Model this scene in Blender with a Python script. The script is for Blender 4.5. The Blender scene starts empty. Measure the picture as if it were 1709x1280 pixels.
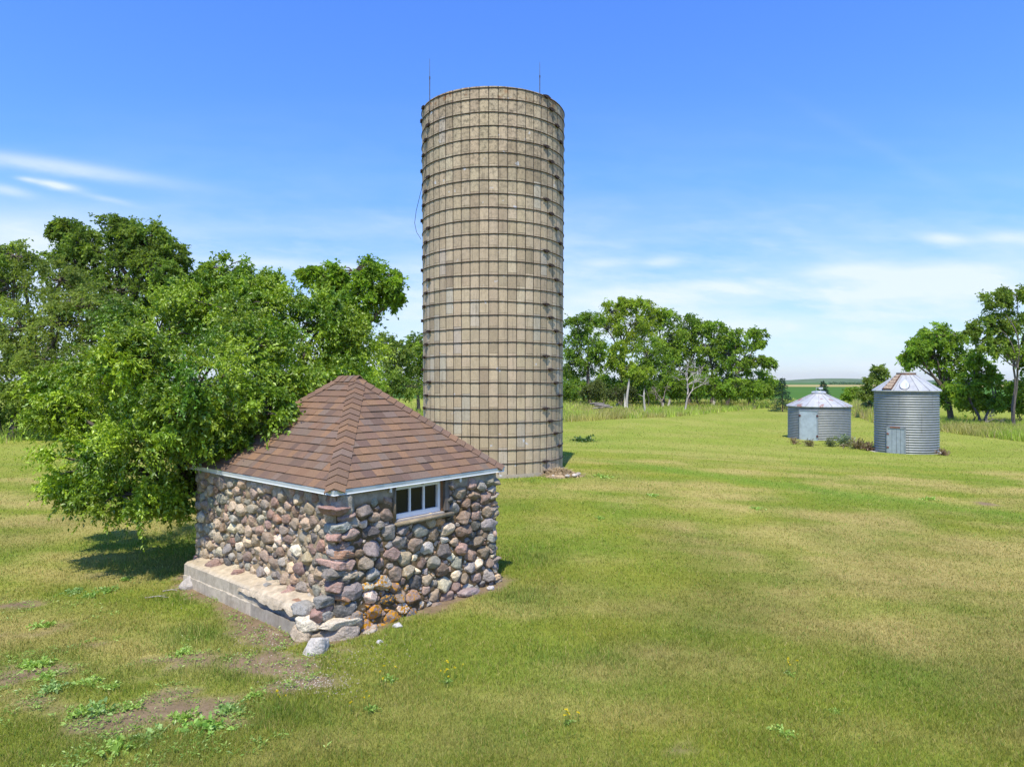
import bpy, math, random
import numpy as np
from mathutils import Vector

# ------------------------------------------------------------------ camera, sky, sun, exposure
SC = bpy.context.scene
COL = SC.collection
F = 1150.0            # focal length in pixels of the 1709 px wide photograph
CX, HY = 854.5, 637.0 # image centre column, horizon row
EYE = 3.3
cam_d = bpy.data.cameras.new('camera')
cam = bpy.data.objects.new('camera', cam_d)
COL.objects.link(cam)
cam.location = (0, 0, EYE)
cam.rotation_euler = (math.radians(90), 0, 0)
cam_d.sensor_width = 36.0
cam_d.lens = F / 1709.0 * 36.0
cam_d.shift_y = -(640.0 - HY) / 1709.0
cam_d.clip_start = 0.1
cam_d.clip_end = 30000
SC.camera = cam

SUN_EL = math.radians(61)
SUN_AZ = math.radians(180 + 8)    # compass-like: 0 = +Y, clockwise to +X ; behind the camera, a little left
sun_dir = Vector((math.sin(SUN_AZ) * math.cos(SUN_EL), math.cos(SUN_AZ) * math.cos(SUN_EL), math.sin(SUN_EL)))
sun_d = bpy.data.lights.new('sun', 'SUN')
sun_d.energy = 4.0
sun_d.angle = math.radians(0.55)
sun_d.color = (1.0, 0.93, 0.80)
sun = bpy.data.objects.new('sun', sun_d)
COL.objects.link(sun)
sun.rotation_euler = sun_dir.to_track_quat('Z', 'Y').to_euler()

SC.view_settings.view_transform = 'Standard'
SC.view_settings.look = 'None'
SC.view_settings.exposure = 0.50
SC.view_settings.gamma = 1.0
SC.view_settings.use_curve_mapping = False
SC.cycles.max_bounces = 6
SC.cycles.diffuse_bounces = 4
SC.cycles.transmission_bounces = 4
SC.cycles.transparent_max_bounces = 8


class NT:
    """small helper for node trees"""
    def __init__(self, tree):
        self.t = tree
        self.t.nodes.clear()

    def n(self, kind, **kw):
        nd = self.t.nodes.new(kind)
        for k, v in kw.items():
            if k.startswith('i_'):
                nd.inputs[k[2:].replace('_', ' ')].default_value = v
            else:
                setattr(nd, k, v)
        return nd

    def l(self, a, b):
        self.t.links.new(a, b)

    def math(self, op, a, b=None, c=None, clamp=False):
        nd = self.t.nodes.new('ShaderNodeMath')
        nd.operation = op
        nd.use_clamp = clamp
        for i, v in enumerate((a, b, c)):
            if v is None:
                continue
            if isinstance(v, (int, float)):
                nd.inputs[i].default_value = v
            else:
                self.l(v, nd.inputs[i])
        return nd.outputs[0]

    def ramp(self, fac, stops):
        nd = self.t.nodes.new('ShaderNodeValToRGB')
        cr = nd.color_ramp
        while len(cr.elements) < len(stops):
            cr.elements.new(0.5)
        for e, (p, c) in zip(cr.elements, stops):
            e.position = p
            e.color = (c, c, c, 1) if isinstance(c, (int, float)) else (*c, 1)
        self.l(fac, nd.inputs[0])
        return nd.outputs[0]

    def mix(self, fac, a, b, blend='MIX'):
        nd = self.t.nodes.new('ShaderNodeMix')
        nd.data_type = 'RGBA'
        nd.blend_type = blend
        for s, v in ((0, fac), (6, a), (7, b)):
            if isinstance(v, (int, float)):
                nd.inputs[s].default_value = v
            elif isinstance(v, tuple):
                nd.inputs[s].default_value = (*v, 1)
            else:
                self.l(v, nd.inputs[s])
        return nd.outputs[2]

    def noise(self, vec, scale, detail=3.0, rough=0.55):
        nd = self.t.nodes.new('ShaderNodeTexNoise')
        nd.inputs['Scale'].default_value = scale
        nd.inputs['Detail'].default_value = detail
        nd.inputs['Roughness'].default_value = rough
        if vec is not None:
            self.l(vec, nd.inputs['Vector'])
        return nd.outputs['Fac']


world = bpy.data.worlds.new('World')
SC.world = world
world.use_nodes = True
w = NT(world.node_tree)
sky = w.n('ShaderNodeTexSky', sky_type='NISHITA')
sky.sun_disc = False
sky.sun_elevation = SUN_EL
sky.sun_rotation = SUN_AZ
sky.altitude = 300
sky.air_density = 1.0
sky.dust_density = 0.4
sky.ozone_density = 2.5
tc = w.n('ShaderNodeTexCoord')
sep = w.n('ShaderNodeSeparateXYZ')
w.l(tc.outputs['Generated'], sep.inputs[0])
sx, sy, sz = sep.outputs
yy = w.math('MAXIMUM', w.math('ABSOLUTE', sy), 0.02)
az = w.math('DIVIDE', sx, yy)          # sideways over forward
el = w.math('DIVIDE', sz, yy)          # rise over forward
front = w.math('GREATER_THAN', sy, 0.02)
comb = w.n('ShaderNodeCombineXYZ')
w.l(w.math('MULTIPLY', az, 2.2), comb.inputs[0])
w.l(w.math('MULTIPLY', el, 11.0), comb.inputs[1])
w.l(sy, comb.inputs[2])
nz = w.noise(comb.outputs[0], 1.5, 6.0, 0.55)
comb2 = w.n('ShaderNodeCombineXYZ')
w.l(w.math('MULTIPLY', az, 7.0), comb2.inputs[0])
w.l(w.math('ADD', w.math('MULTIPLY', el, 26.0), w.math('MULTIPLY', az, 3.0)), comb2.inputs[1])
nz2 = w.noise(comb2.outputs[0], 1.0, 5.0, 0.6)
# veil of thin cloud that thickens towards the horizon
band = w.ramp(el, [(0.0, 0.75), (0.12, 0.72), (0.19, 0.36), (0.28, 0.08), (0.42, 0.0)])
veil = w.math('MULTIPLY', w.ramp(nz, [(0.31, 0.0), (0.64, 1.0)]), band)
fine = w.math('MULTIPLY', w.math('MULTIPLY', w.ramp(nz2, [(0.48, 0.0), (0.72, 1.0)]), band), 0.55)
cloud = w.math('ADD', veil, fine)


def wisp(px, py, half_w, half_h, slope, strength, rag=0.5):
    """a single streak of cloud at a fixed direction of the sky"""
    global cloud
    a0, e0 = (px - CX) / F, (HY - py) / F
    da = w.math('SUBTRACT', az, a0)
    de = w.math('SUBTRACT', w.math('SUBTRACT', el, e0), w.math('MULTIPLY', da, slope))
    de = w.math('ADD', de, w.math('MULTIPLY', w.math('SUBTRACT', nz2, 0.5), half_h / F * rag * 3))
    q = w.math('ADD', w.math('POWER', w.math('DIVIDE', da, half_w / F), 2.0),
               w.math('POWER', w.math('DIVIDE', de, half_h / F), 2.0))
    g = w.math('POWER', 2.718, w.math('MULTIPLY', q, -1.0))
    g = w.math('MULTIPLY', g, w.math('ADD', w.math('MULTIPLY', nz2, 0.9), 0.45))
    cloud = w.math('ADD', cloud, w.math('MULTIPLY', w.math('MULTIPLY', g, strength), front))


wisp(90, 278, 190, 13, -0.15, 0.62, 0.35)
wisp(92, 309, 36, 6, -0.18, 0.95, 0.6)
wisp(45, 300, 16, 4, -0.15, 0.5)
wisp(180, 333, 40, 5, -0.2, 0.3)
wisp(10, 318, 40, 8, -0.15, 0.5)
wisp(40, 400, 260, 60, -0.05, 0.72, 0.3)
wisp(1480, 475, 260, 32, 0.02, 0.42, 0.5)
wisp(1180, 540, 300, 30, 0.0, 0.40, 0.5)
wisp(450, 440, 110, 11, -0.03, 0.5)
wisp(1580, 402, 42, 12, -0.12, 0.75, 0.7)
wisp(1690, 398, 60, 12, 0.0, 0.5)
wisp(1105, 438, 32, 9, 0.02, 0.45)
wisp(1010, 440, 36, 8, 0.0, 0.4)
wisp(1420, 452, 70, 14, 0.03, 0.5)
wisp(1580, 455, 90, 18, 0.05, 0.45)
wisp(1220, 482, 40, 9, -0.1, 0.45)
wisp(1040, 505, 120, 20, 0.02, 0.45)
wisp(1500, 205 + 60, 170, 14, -0.55, 0.035)
cloud = w.math('MINIMUM', cloud, 0.85)
# blue of the clear sky: Nishita, a little richer
hs = w.n('ShaderNodeHueSaturation')
hs.inputs['Saturation'].default_value = 1.12
hs.inputs['Value'].default_value = 1.0
w.l(sky.outputs[0], hs.inputs['Color'])
tintc = w.ramp(el, [(0.0, (0.54, 0.59, 0.80)), (0.12, (0.60, 0.69, 0.93)), (0.30, (0.66, 0.88, 1.20)), (0.55, (0.68, 0.93, 1.48))])
tint = w.mix(1.0, hs.outputs[0], tintc, 'MULTIPLY')
skyc = w.mix(cloud, tint, (4.3, 4.75, 5.15))
bg = w.n('ShaderNodeBackground')
bg.inputs['Strength'].default_value = 0.15
w.l(skyc, bg.inputs['Color'])
out = w.n('ShaderNodeOutputWorld')
w.l(bg.outputs[0], out.inputs['Surface'])

# ------------------------------------------------------------------ helpers
R = random.Random(7)
NP = np.random.default_rng(11)


def smooth(a, b, x):
    t = np.clip((x - a) / (b - a), 0, 1)
    return t * t * (3 - 2 * t)


def _hash(ix, iy, seed):
    h = (ix.astype(np.int64) * 374761393 + iy.astype(np.int64) * 668265263 + seed * 1442695041) & 0xFFFFFFFF
    h = ((h ^ (h >> 13)) * 1274126177) & 0xFFFFFFFF
    return ((h ^ (h >> 16)) & 0xFFFF) / 65535.0


def vnoise(x, y, seed=0):
    x = np.asarray(x, float); y = np.asarray(y, float)
    ix = np.floor(x); iy = np.floor(y)
    fx = x - ix; fy = y - iy
    fx = fx * fx * (3 - 2 * fx); fy = fy * fy * (3 - 2 * fy)
    a = _hash(ix, iy, seed); b = _hash(ix + 1, iy, seed)
    c = _hash(ix, iy + 1, seed); d = _hash(ix + 1, iy + 1, seed)
    return (a * (1 - fx) + b * fx) * (1 - fy) + (c * (1 - fx) + d * fx) * fy


def fbm(x, y, seed=0, oct=4):
    s = 0; a = 0.5; t = 0
    for k in range(oct):
        s = s + a * vnoise(x * 2 ** k + 17.3 * k, y * 2 ** k - 9.1 * k, seed + k)
        t += a
        a *= 0.55
    return s / t


SILO = (-0.62, 22.7)
BIN_T = (21.45, 37.5)
BIN_S = (20.75, 46.6)


def ground(x, y):
    x = np.asarray(x, float); y = np.asarray(y, float)
    z = 0.46 * np.exp(-((x - SILO[0]) ** 2 + (y - SILO[1]) ** 2) / (2 * 7.0 ** 2))
    z = z - 0.52 * smooth(6, 20, x) * smooth(18, 38, y)
    z = z - 0.35 * smooth(45, 90, y)
    z = z + 0.06 * (fbm(x / 4.0, y / 4.0, 5, 2) - 0.5) * smooth(4, 12, y)
    return z


def gz(x, y):
    return float(ground(x, y))


def at(px, py):
    """ground point seen at a pixel of the photograph (arrays allowed)"""
    px = np.asarray(px, float); py = np.maximum(np.asarray(py, float), HY + 1.0)
    D = EYE * F / (py - HY)
    for _ in range(14):
        x = (px - CX) / F * D
        Dn = (EYE - ground(x, D)) * F / (py - HY)
        D = 0.5 * D + 0.5 * Dn
    return (px - CX) / F * D, D


def P(px, py, D):
    return np.array(((px - CX) / F * D, D, EYE - (py - HY) / F * D))


class MB:
    """collects geometry with a colour per vertex and links it as ONE mesh"""
    def __init__(self):
        self.V = []; self.C = []; self.G = []; self.n = 0

    def add(self, V, faces, col=(0.5, 0.5, 0.5), mat=0):
        V = np.asarray(V, float).reshape(-1, 3)
        c = np.asarray(col, float)
        if c.ndim == 1:
            c = np.tile(c[:3], (len(V), 1))
        self.V.append(V); self.C.append(c)
        if isinstance(faces, np.ndarray):
            self.G.append((faces + self.n, mat))
        else:
            by = {}
            for f in faces:
                by.setdefault(len(f), []).append(f)
            for k, fs in by.items():
                self.G.append((np.array(fs, dtype=np.int64) + self.n, mat))
        self.n += len(V)
        return self

    def box(self, c, s, col=(0.5, 0.5, 0.5), mat=0, rot=None, bev=0.0):
        hx, hy, hz = s[0] / 2, s[1] / 2, s[2] / 2
        V = np.array([(x, y, z) for z in (-hz, hz) for x, y in ((-hx, -hy), (hx, -hy), (hx, hy), (-hx, hy))])
        if rot is not None:
            V = V @ np.asarray(rot).T
        V = V + np.asarray(c)
        return self.add(V, [(3, 2, 1, 0), (4, 5, 6, 7), (0, 1, 5, 4), (1, 2, 6, 5), (2, 3, 7, 6), (3, 0, 4, 7)], col, mat)

    def tube(self, pts, rad, sides=6, col=(0.5, 0.5, 0.5), mat=0, cap=True):
        pts = np.asarray(pts, float)
        n = len(pts)
        rad = np.full(n, rad) if np.isscalar(rad) else np.asarray(rad, float)
        T = np.gradient(pts, axis=0)
        T /= np.maximum(np.linalg.norm(T, axis=1, keepdims=True), 1e-9)
        ref = np.array((0, 0, 1.0)) if abs(T[:, 2]).mean() < 0.8 else np.array((1.0, 0, 0))
        A = np.cross(T, ref); A /= np.maximum(np.linalg.norm(A, axis=1, keepdims=True), 1e-9)
        B = np.cross(T, A)
        th = np.arange(sides) * 2 * math.pi / sides
        V = (pts[:, None, :] + rad[:, None, None] * (np.cos(th)[None, :, None] * A[:, None, :] + np.sin(th)[None, :, None] * B[:, None, :])).reshape(-1, 3)
        i = np.arange(n - 1)[:, None] * sides; j = np.arange(sides)[None, :]; k = (j + 1) % sides
        f = np.stack([i + j, i + k, i + sides + k, i + sides + j], -1).reshape(-1, 4)
        self.add(V, f, col, mat)
        if cap:
            base = self.n - n * sides
            self.G.append((np.array([[base + q for q in range(sides)]]), mat))
            self.G.append((np.array([[base + (n - 1) * sides + q for q in reversed(range(sides))]]), mat))
        return self

    def lathe(self, prof, seg, col=(0.5, 0.5, 0.5), mat=0, a0=0.0, a1=2 * math.pi):
        prof = np.asarray(prof, float)
        full = abs(a1 - a0 - 2 * math.pi) < 1e-6
        m = seg if full else seg + 1
        th = a0 + np.arange(m) * (a1 - a0) / seg
        V = np.stack([prof[:, None, 0] * np.cos(th)[None], prof[:, None, 0] * np.sin(th)[None], np.repeat(prof[:, None, 1], m, 1)], -1).reshape(-1, 3)
        i = np.arange(len(prof) - 1)[:, None] * m
        j = np.arange(seg)[None, :]
        k = (j + 1) % m
        f = np.stack([i + j, i + k, i + m + k, i + m + j], -1).reshape(-1, 4)
        return self.add(V, f, col, mat)

    def build(self, name, mats, parent=None, smooth_=False, loc=None):
        me = bpy.data.meshes.new(name)
        V = np.concatenate(self.V); C = np.concatenate(self.C)
        me.vertices.add(len(V))
        me.vertices.foreach_set('co', V.astype(np.float32).ravel())
        tot = np.concatenate([np.full(len(g), g.shape[1]) for g, _ in self.G]).astype(np.int32)
        li = np.concatenate([g.ravel() for g, _ in self.G]).astype(np.int32)
        mi = np.concatenate([np.full(len(g), m) for g, m in self.G]).astype(np.int32)
        st = np.zeros(len(tot), np.int32); st[1:] = np.cumsum(tot)[:-1]
        me.loops.add(len(li)); me.loops.foreach_set('vertex_index', li)
        me.polygons.add(len(tot))
        me.polygons.foreach_set('loop_start', st)
        me.polygons.foreach_set('loop_total', tot)
        me.polygons.foreach_set('material_index', mi)
        me.polygons.foreach_set('use_smooth', np.full(len(tot), bool(smooth_)))
        at_ = me.attributes.new('Col', 'FLOAT_COLOR', 'POINT')
        cc = np.ones((len(V), 4), np.float32); cc[:, :3] = C
        at_.data.foreach_set('color', cc.ravel())
        if not isinstance(mats, (list, tuple)):
            mats = [mats]
        for m in mats:
            me.materials.append(m)
        me.update(calc_edges=True)
        me.validate()
        o = bpy.data.objects.new(name, me)
        COL.objects.link(o)
        if parent is not None:
            o.parent = parent
        if loc is not None:
            o.location = loc
        return o


def tag(o, label=None, cat=None, group=None, kind=None):
    if label: o['label'] = label
    if cat: o['category'] = cat
    if group: o['group'] = group
    if kind: o['kind'] = kind
    return o


def empty(name, loc, rz=0.0):
    o = bpy.data.objects.new(name, None)
    COL.objects.link(o)
    o.location = loc
    o.rotation_euler = (0, 0, rz)
    o.empty_display_size = 0.3
    return o


def unit(v):
    v = np.asarray(v, float)
    return v / np.maximum(np.linalg.norm(v, axis=-1, keepdims=True), 1e-9)


# ------------------------------------------------------------------ materials
def attr_mat(name, rough=0.85, metallic=0.0, noise_scale=8.0, noise_amt=0.35, bump=0.3, bump_scale=40.0, bump_dist=0.01, spec=0.3, extra=None):
    m = bpy.data.materials.new(name)
    m.use_nodes = True
    t = NT(m.node_tree)
    a = t.n('ShaderNodeAttribute', attribute_name='Col')
    co = t.n('ShaderNodeTexCoord').outputs['Object']
    nz_ = t.noise(co, noise_scale, 5.0, 0.6)
    k = t.ramp(nz_, [(0.25, 1.0 - noise_amt), (0.75, 1.0 + noise_amt)])
    c = t.mix(1.0, a.outputs['Color'], k, 'MULTIPLY')
    if extra:
        c = extra(t, co, c)
    b = t.n('ShaderNodeBsdfPrincipled')
    t.l(c, b.inputs['Base Color'])
    b.inputs['Roughness'].default_value = rough
    b.inputs['Metallic'].default_value = metallic
    b.inputs['Specular IOR Level'].default_value = spec
    if bump > 0:
        bp = t.n('ShaderNodeBump')
        bp.inputs['Strength'].default_value = bump
        bp.inputs['Distance'].default_value = bump_dist
        t.l(t.noise(co, bump_scale, 6.0, 0.65), bp.inputs['Height'])
        t.l(bp.outputs[0], b.inputs['Normal'])
    o = t.n('ShaderNodeOutputMaterial')
    t.l(b.outputs[0], o.inputs['Surface'])
    return m


def leaf_mat(name, trans=0.35, gloss=0.06, grough=0.4):
    m = bpy.data.materials.new(name)
    m.use_nodes = True
    t = NT(m.node_tree)
    a = t.n('ShaderNodeAttribute', attribute_name='Col')
    d = t.n('ShaderNodeBsdfDiffuse')
    tr = t.n('ShaderNodeBsdfTranslucent')
    t.l(a.outputs['Color'], d.inputs['Color'])
    tc_ = t.mix(1.0, a.outputs['Color'], (1.25, 1.25, 0.55), 'MULTIPLY')
    t.l(tc_, tr.inputs['Color'])
    mx = t.n('ShaderNodeMixShader'); mx.inputs[0].default_value = trans
    t.l(d.outputs[0], mx.inputs[1]); t.l(tr.outputs[0], mx.inputs[2])
    g = t.n('ShaderNodeBsdfGlossy'); g.inputs['Roughness'].default_value = grough
    m2 = t.n('ShaderNodeMixShader'); m2.inputs[0].default_value = gloss
    t.l(mx.outputs[0], m2.inputs[1]); t.l(g.outputs[0], m2.inputs[2])
    o = t.n('ShaderNodeOutputMaterial'); t.l(m2.outputs[0], o.inputs['Surface'])
    return m


M = {}
M['leaf'] = leaf_mat('leaf', 0.30, 0.05, 0.45)
M['leaf_far'] = leaf_mat('leaf_far', 0.50, 0.012, 0.6)
M['grass'] = leaf_mat('grass_blade', 0.30, 0.02, 0.6)
M['bark'] = attr_mat('bark', 0.95, 0, 6, 0.4, 0.6, 25, 0.02, 0.1)
M['soil'] = attr_mat('lawn_ground', 1.0, 0, 9, 0.22, 0.6, 30, 0.03, 0.0)
M['field'] = attr_mat('field', 1.0, 0, 0.02, 0.15, 0, spec=0.0)
M['mortar'] = attr_mat('mortar', 1.0, 0, 10, 0.35, 0.9, 45, 0.02, 0.1)


def lichen(t, co, c):
    # orange lichen where the alpha-like mask (stored in second attribute) allows it
    la = t.n('ShaderNodeAttribute', attribute_name='Lichen').outputs['Fac']
    n1 = t.noise(co, 26, 3, 0.55)
    th = t.math('GREATER_THAN', t.math('ADD', n1, la), 1.0)
    return t.mix(th, c, (0.55, 0.25, 0.02))


def stone_veins(t, co, c):
    n1 = t.noise(co, 30, 5, 0.7)
    c = t.mix(t.ramp(n1, [(0.52, 0.0), (0.68, 0.55)]), c, (0.44, 0.39, 0.32))
    n2 = t.noise(co, 90, 2, 0.5)
    c = t.mix(t.ramp(n2, [(0.54, 0.0), (0.68, 0.55)]), c, (0.075, 0.062, 0.052))
    return lichen(t, co, c)


M['stone'] = attr_mat('fieldstone', 0.85, 0, 14, 0.34, 0.9, 38, 0.03, 0.2, stone_veins)


def conc_extra(t, co, c):
    n1 = t.noise(co, 3.0, 6, 0.7)
    c = t.mix(t.ramp(n1, [(0.50, 0.0), (0.72, 0.6)]), c, (0.25, 0.20, 0.14))
    mp = t.n('ShaderNodeMapping'); mp.inputs['Scale'].default_value = (6, 6, 0.9)
    t.l(co, mp.inputs[0])
    n2 = t.noise(mp.outputs[0], 3.0, 5, 0.7)
    return t.mix(t.ramp(n2, [(0.56, 0.0), (0.74, 0.5)]), c, (0.14, 0.125, 0.10))


M['concrete'] = attr_mat('concrete', 0.95, 0, 14, 0.2, 0.5, 50, 0.01, 0.15, conc_extra)


def stave_extra(t, co, c):
    sep_ = t.n('ShaderNodeSeparateXYZ'); t.l(co, sep_.inputs[0])
    z = sep_.outputs[2]
    # speckled weathering, strongest on the upper third
    n1 = t.noise(co, 9.0, 6, 0.75)
    up = t.ramp(t.math('DIVIDE', z, 12.0), [(0.35, 0.12), (0.62, 0.35), (0.95, 0.95)])
    c = t.mix(t.math('MULTIPLY', t.ramp(n1, [(0.46, 0.0), (0.64, 0.85)]), up), c, (0.085, 0.075, 0.055))
    n2 = t.noise(co, 2.2, 5, 0.6)
    c = t.mix(t.ramp(n2, [(0.50, 0.0), (0.78, 0.35)]), c, (0.25, 0.20, 0.135))
    mp = t.n('ShaderNodeMapping'); mp.inputs['Scale'].default_value = (9, 9, 0.6)
    t.l(co, mp.inputs[0])
    n3 = t.noise(mp.outputs[0], 1.6, 5, 0.65)
    c = t.mix(t.ramp(n3, [(0.54, 0.0), (0.72, 0.58)]), c, (0.15, 0.12, 0.08))
    # patches of old whitewash
    n4 = t.noise(co, 3.3, 3, 0.5)
    c = t.mix(t.ramp(n4, [(0.695, 0.0), (0.73, 0.8)]), c, (0.55, 0.56, 0.57))
    # orange lichen around the rim
    n5 = t.noise(co, 4.5, 4, 0.6)
    rim = t.ramp(t.math('DIVIDE', z, 12.0), [(0.925, 0.0), (0.962, 1.0)])
    c = t.mix(t.math('MULTIPLY', t.ramp(n5, [(0.54, 0.0), (0.66, 0.7)]), rim), c, (0.36, 0.15, 0.05))
    return c


M['stave'] = attr_mat('concrete_stave', 0.95, 0, 30, 0.14, 0.5, 60, 0.01, 0.15, stave_extra)
M['joint'] = attr_mat('stave_joint', 1.0, 0, 8, 0.3, 0)
M['iron'] = attr_mat('rusty_iron', 0.8, 0.2, 14, 0.5, 0.3, 50, 0.004, 0.3)


def galv_extra(t, co, c):
    n1 = t.noise(co, 2.0, 6, 0.7)
    c = t.mix(t.ramp(n1, [(0.45, 0.0), (0.75, 0.45)]), c, (0.18, 0.205, 0.215))
    mp = t.n('ShaderNodeMapping'); mp.inputs['Scale'].default_value = (7, 7, 0.7)
    t.l(co, mp.inputs[0])
    n2 = t.noise(mp.outputs[0], 1.2, 4, 0.6)
    return t.mix(t.ramp(n2, [(0.68, 0.0), (0.80, 0.3)]), c, (0.45, 0.48, 0.49))


def rust_roof(t, co, c):
    c = galv_extra(t, co, c)
    n1 = t.noise(co, 1.3, 4, 0.55)
    return t.mix(t.ramp(n1, [(0.575, 0.0), (0.62, 0.85)]), c, (0.30, 0.12, 0.06))


M['galv'] = attr_mat('galvanised_wall', 0.55, 0.25, 5, 0.15, 0.15, 30, 0.004, 0.35, galv_extra)
M['galv_roof'] = attr_mat('galvanised_roof', 0.5, 0.3, 5, 0.1, 0.1, 30, 0.004, 0.5, galv_extra)
M['rust_roof'] = attr_mat('rusty_roof', 0.55, 0.25, 5, 0.1, 0.1, 30, 0.004, 0.5, rust_roof)
M['shingle'] = attr_mat('asphalt_shingle', 0.95, 0, 60, 0.22, 0.6, 140, 0.004, 0.15)
M['white_metal'] = attr_mat('white_drip_edge', 0.45, 0.1, 6, 0.06, 0.05, 20, 0.002, 0.4)
M['white_paint'] = attr_mat('white_paint', 0.5, 0, 12, 0.08, 0.1, 30, 0.002, 0.4)


def wood_extra(t, co, c):
    mp = t.n('ShaderNodeMapping'); mp.inputs['Scale'].default_value = (30, 30, 3)
    t.l(co, mp.inputs[0])
    return t.mix(t.ramp(t.noise(mp.outputs[0], 1.0, 4, 0.6), [(0.4, 0.0), (0.65, 0.7)]), c, (0.08, 0.06, 0.045))


M['wood'] = attr_mat('weathered_wood', 0.9, 0, 12, 0.2, 0.3, 60, 0.004, 0.15, wood_extra)
gm = bpy.data.materials.new('dark_glass'); gm.use_nodes = True
gb = gm.node_tree.nodes['Principled BSDF']
gb.inputs['Base Color'].default_value = (0.012, 0.014, 0.014, 1)
gb.inputs['Roughness'].default_value = 0.12
gb.inputs['Specular IOR Level'].default_value = 0.35
M['glass'] = gm
M['petal'] = leaf_mat('petal', 0.3, 0.02, 0.5)

#@@GROUND
# ------------------------------------------------------------------ the ground
def ell(x, y, px, py, rx, ry):
    """soft blob on the ground around the place seen at px, py ; rx, ry in metres"""
    cx, cy = at(px, py)
    return np.exp(-(((x - cx) / rx) ** 2 + ((y - cy) / ry) ** 2))


E_R = np.array((0.660, 0.751)); E_L = np.array((-0.751, 0.660))
SH0 = np.array((-2.23, 8.64))
LX, LY = 3.17, 4.13


def shed_local(x, y):
    dx = x - SH0[0]; dy = y - SH0[1]
    return dx * E_R[0] + dy * E_R[1], dx * E_L[0] + dy * E_L[1]


def shed_dist(x, y):
    u, v = shed_local(x, y)
    qx = np.maximum(np.maximum(-u - 0.0 - 0.25 * ((v > 0.2) & (v < 3.8)), u - LX), 0)
    qy = np.maximum(np.maximum(-v, v - LY), 0)
    return np.hypot(qx, qy)


def bare(x, y):
    """0 grass ... 1 bare soil"""
    n = fbm(x / 0.5, y / 0.5, 31, 4)
    b = 1.0 * np.exp(-(shed_dist(x, y) / 0.30) ** 2)
    for px, py, rx, ry, k in ((470, 1110, .55, .30, 1.0), (520, 1140, .30, .20, .8), (340, 1185, .40, .28, .85), (300, 1150, .35, .2, .5),
                              (430, 1060, .40, .28, .7), (35, 1010, .42, .22, .9), (280, 990, .6, .3, .6), (390, 1200, .3, .2, .5),
                              (150, 1190, .5, .3, .55), (230, 1180, .5, .3, .5), (90, 1120, .5, .3, .35), (1135, 1255, .2, .09, .8), (1140, 1240, .1, .06, .6),
                              (1640, 840, .45, .5, .9), (230, 920, .5, .35, .4), (160, 960, .5, .2, .45), (480, 1150, .4, .2, .5), (250, 1100, .7, .3, .35),
                              (934, 793, .5, .45, .7), (590, 1085, .45, .3, .8)):
        b = np.maximum(b, k * ell(x, y, px, py, rx, ry))
    left = smooth(-1.6, -3.2, x) * smooth(10.5, 9.0, y)
    b = b + left * 0.38
    return smooth(0.45, 0.88, b + (n - 0.5) * 1.2)


def lush(x, y):
    """coarse, taller and greener tufts"""
    v = 0
    for px, py, rx, ry, k in ((400, 1110, .75, .4, .9), (330, 1060, .6, .4, .9), (300, 1000, .5, .4, .6), (470, 1190, .5, .3, .6), (240, 940, .9, .8, .7), (290, 900, 1.1, 1.0, .8),
                              (640, 1060, .6, .35, .5), (880, 930, .6, .9, .6), (860, 1000, .5, .6, .7), (960, 1100, .8, .5, .35),
                              (190, 1130, .6, .4, .4), (60, 1100, .5, .4, .4), (250, 1240, .6, .25, .5), (975, 735, 1.6, 2.0, .8), (1010, 795, 1.2, 1.0, .5),
                              (870, 800, 1.2, .8, .6)):
        v = np.maximum(v, k * ell(x, y, px, py, rx, ry))
    n = fbm(x / 0.35, y / 0.35, 77, 3)
    return np.clip(v * (0.4 + 1.2 * n), 0, 1)


_a0 = np.array(at(985, 768)); _a1 = np.array(at(1590, 845))


def swale(x, y):
    d = _a1 - _a0; L = np.linalg.norm(d); d = d / L
    s = (x - _a0[0]) * d[0] + (y - _a0[1]) * d[1]
    q = -(x - _a0[0]) * d[1] + (y - _a0[1]) * d[0]
    q = q + 1.6 * (fbm(x / 3, y / 3, 3, 3) - 0.5)
    return np.exp(-(q / 0.9) ** 2) * smooth(-3, 2, s) * smooth(L + 4, L - 1, s)


GREEN = np.array((0.125, 0.210, 0.020)); OLIVE = np.array((0.262, 0.272, 0.034))
STRAW = np.array((0.390, 0.325, 0.105)); FRESH = np.array((0.240, 0.295, 0.044))
SOIL = np.array((0.220, 0.160, 0.095))


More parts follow.
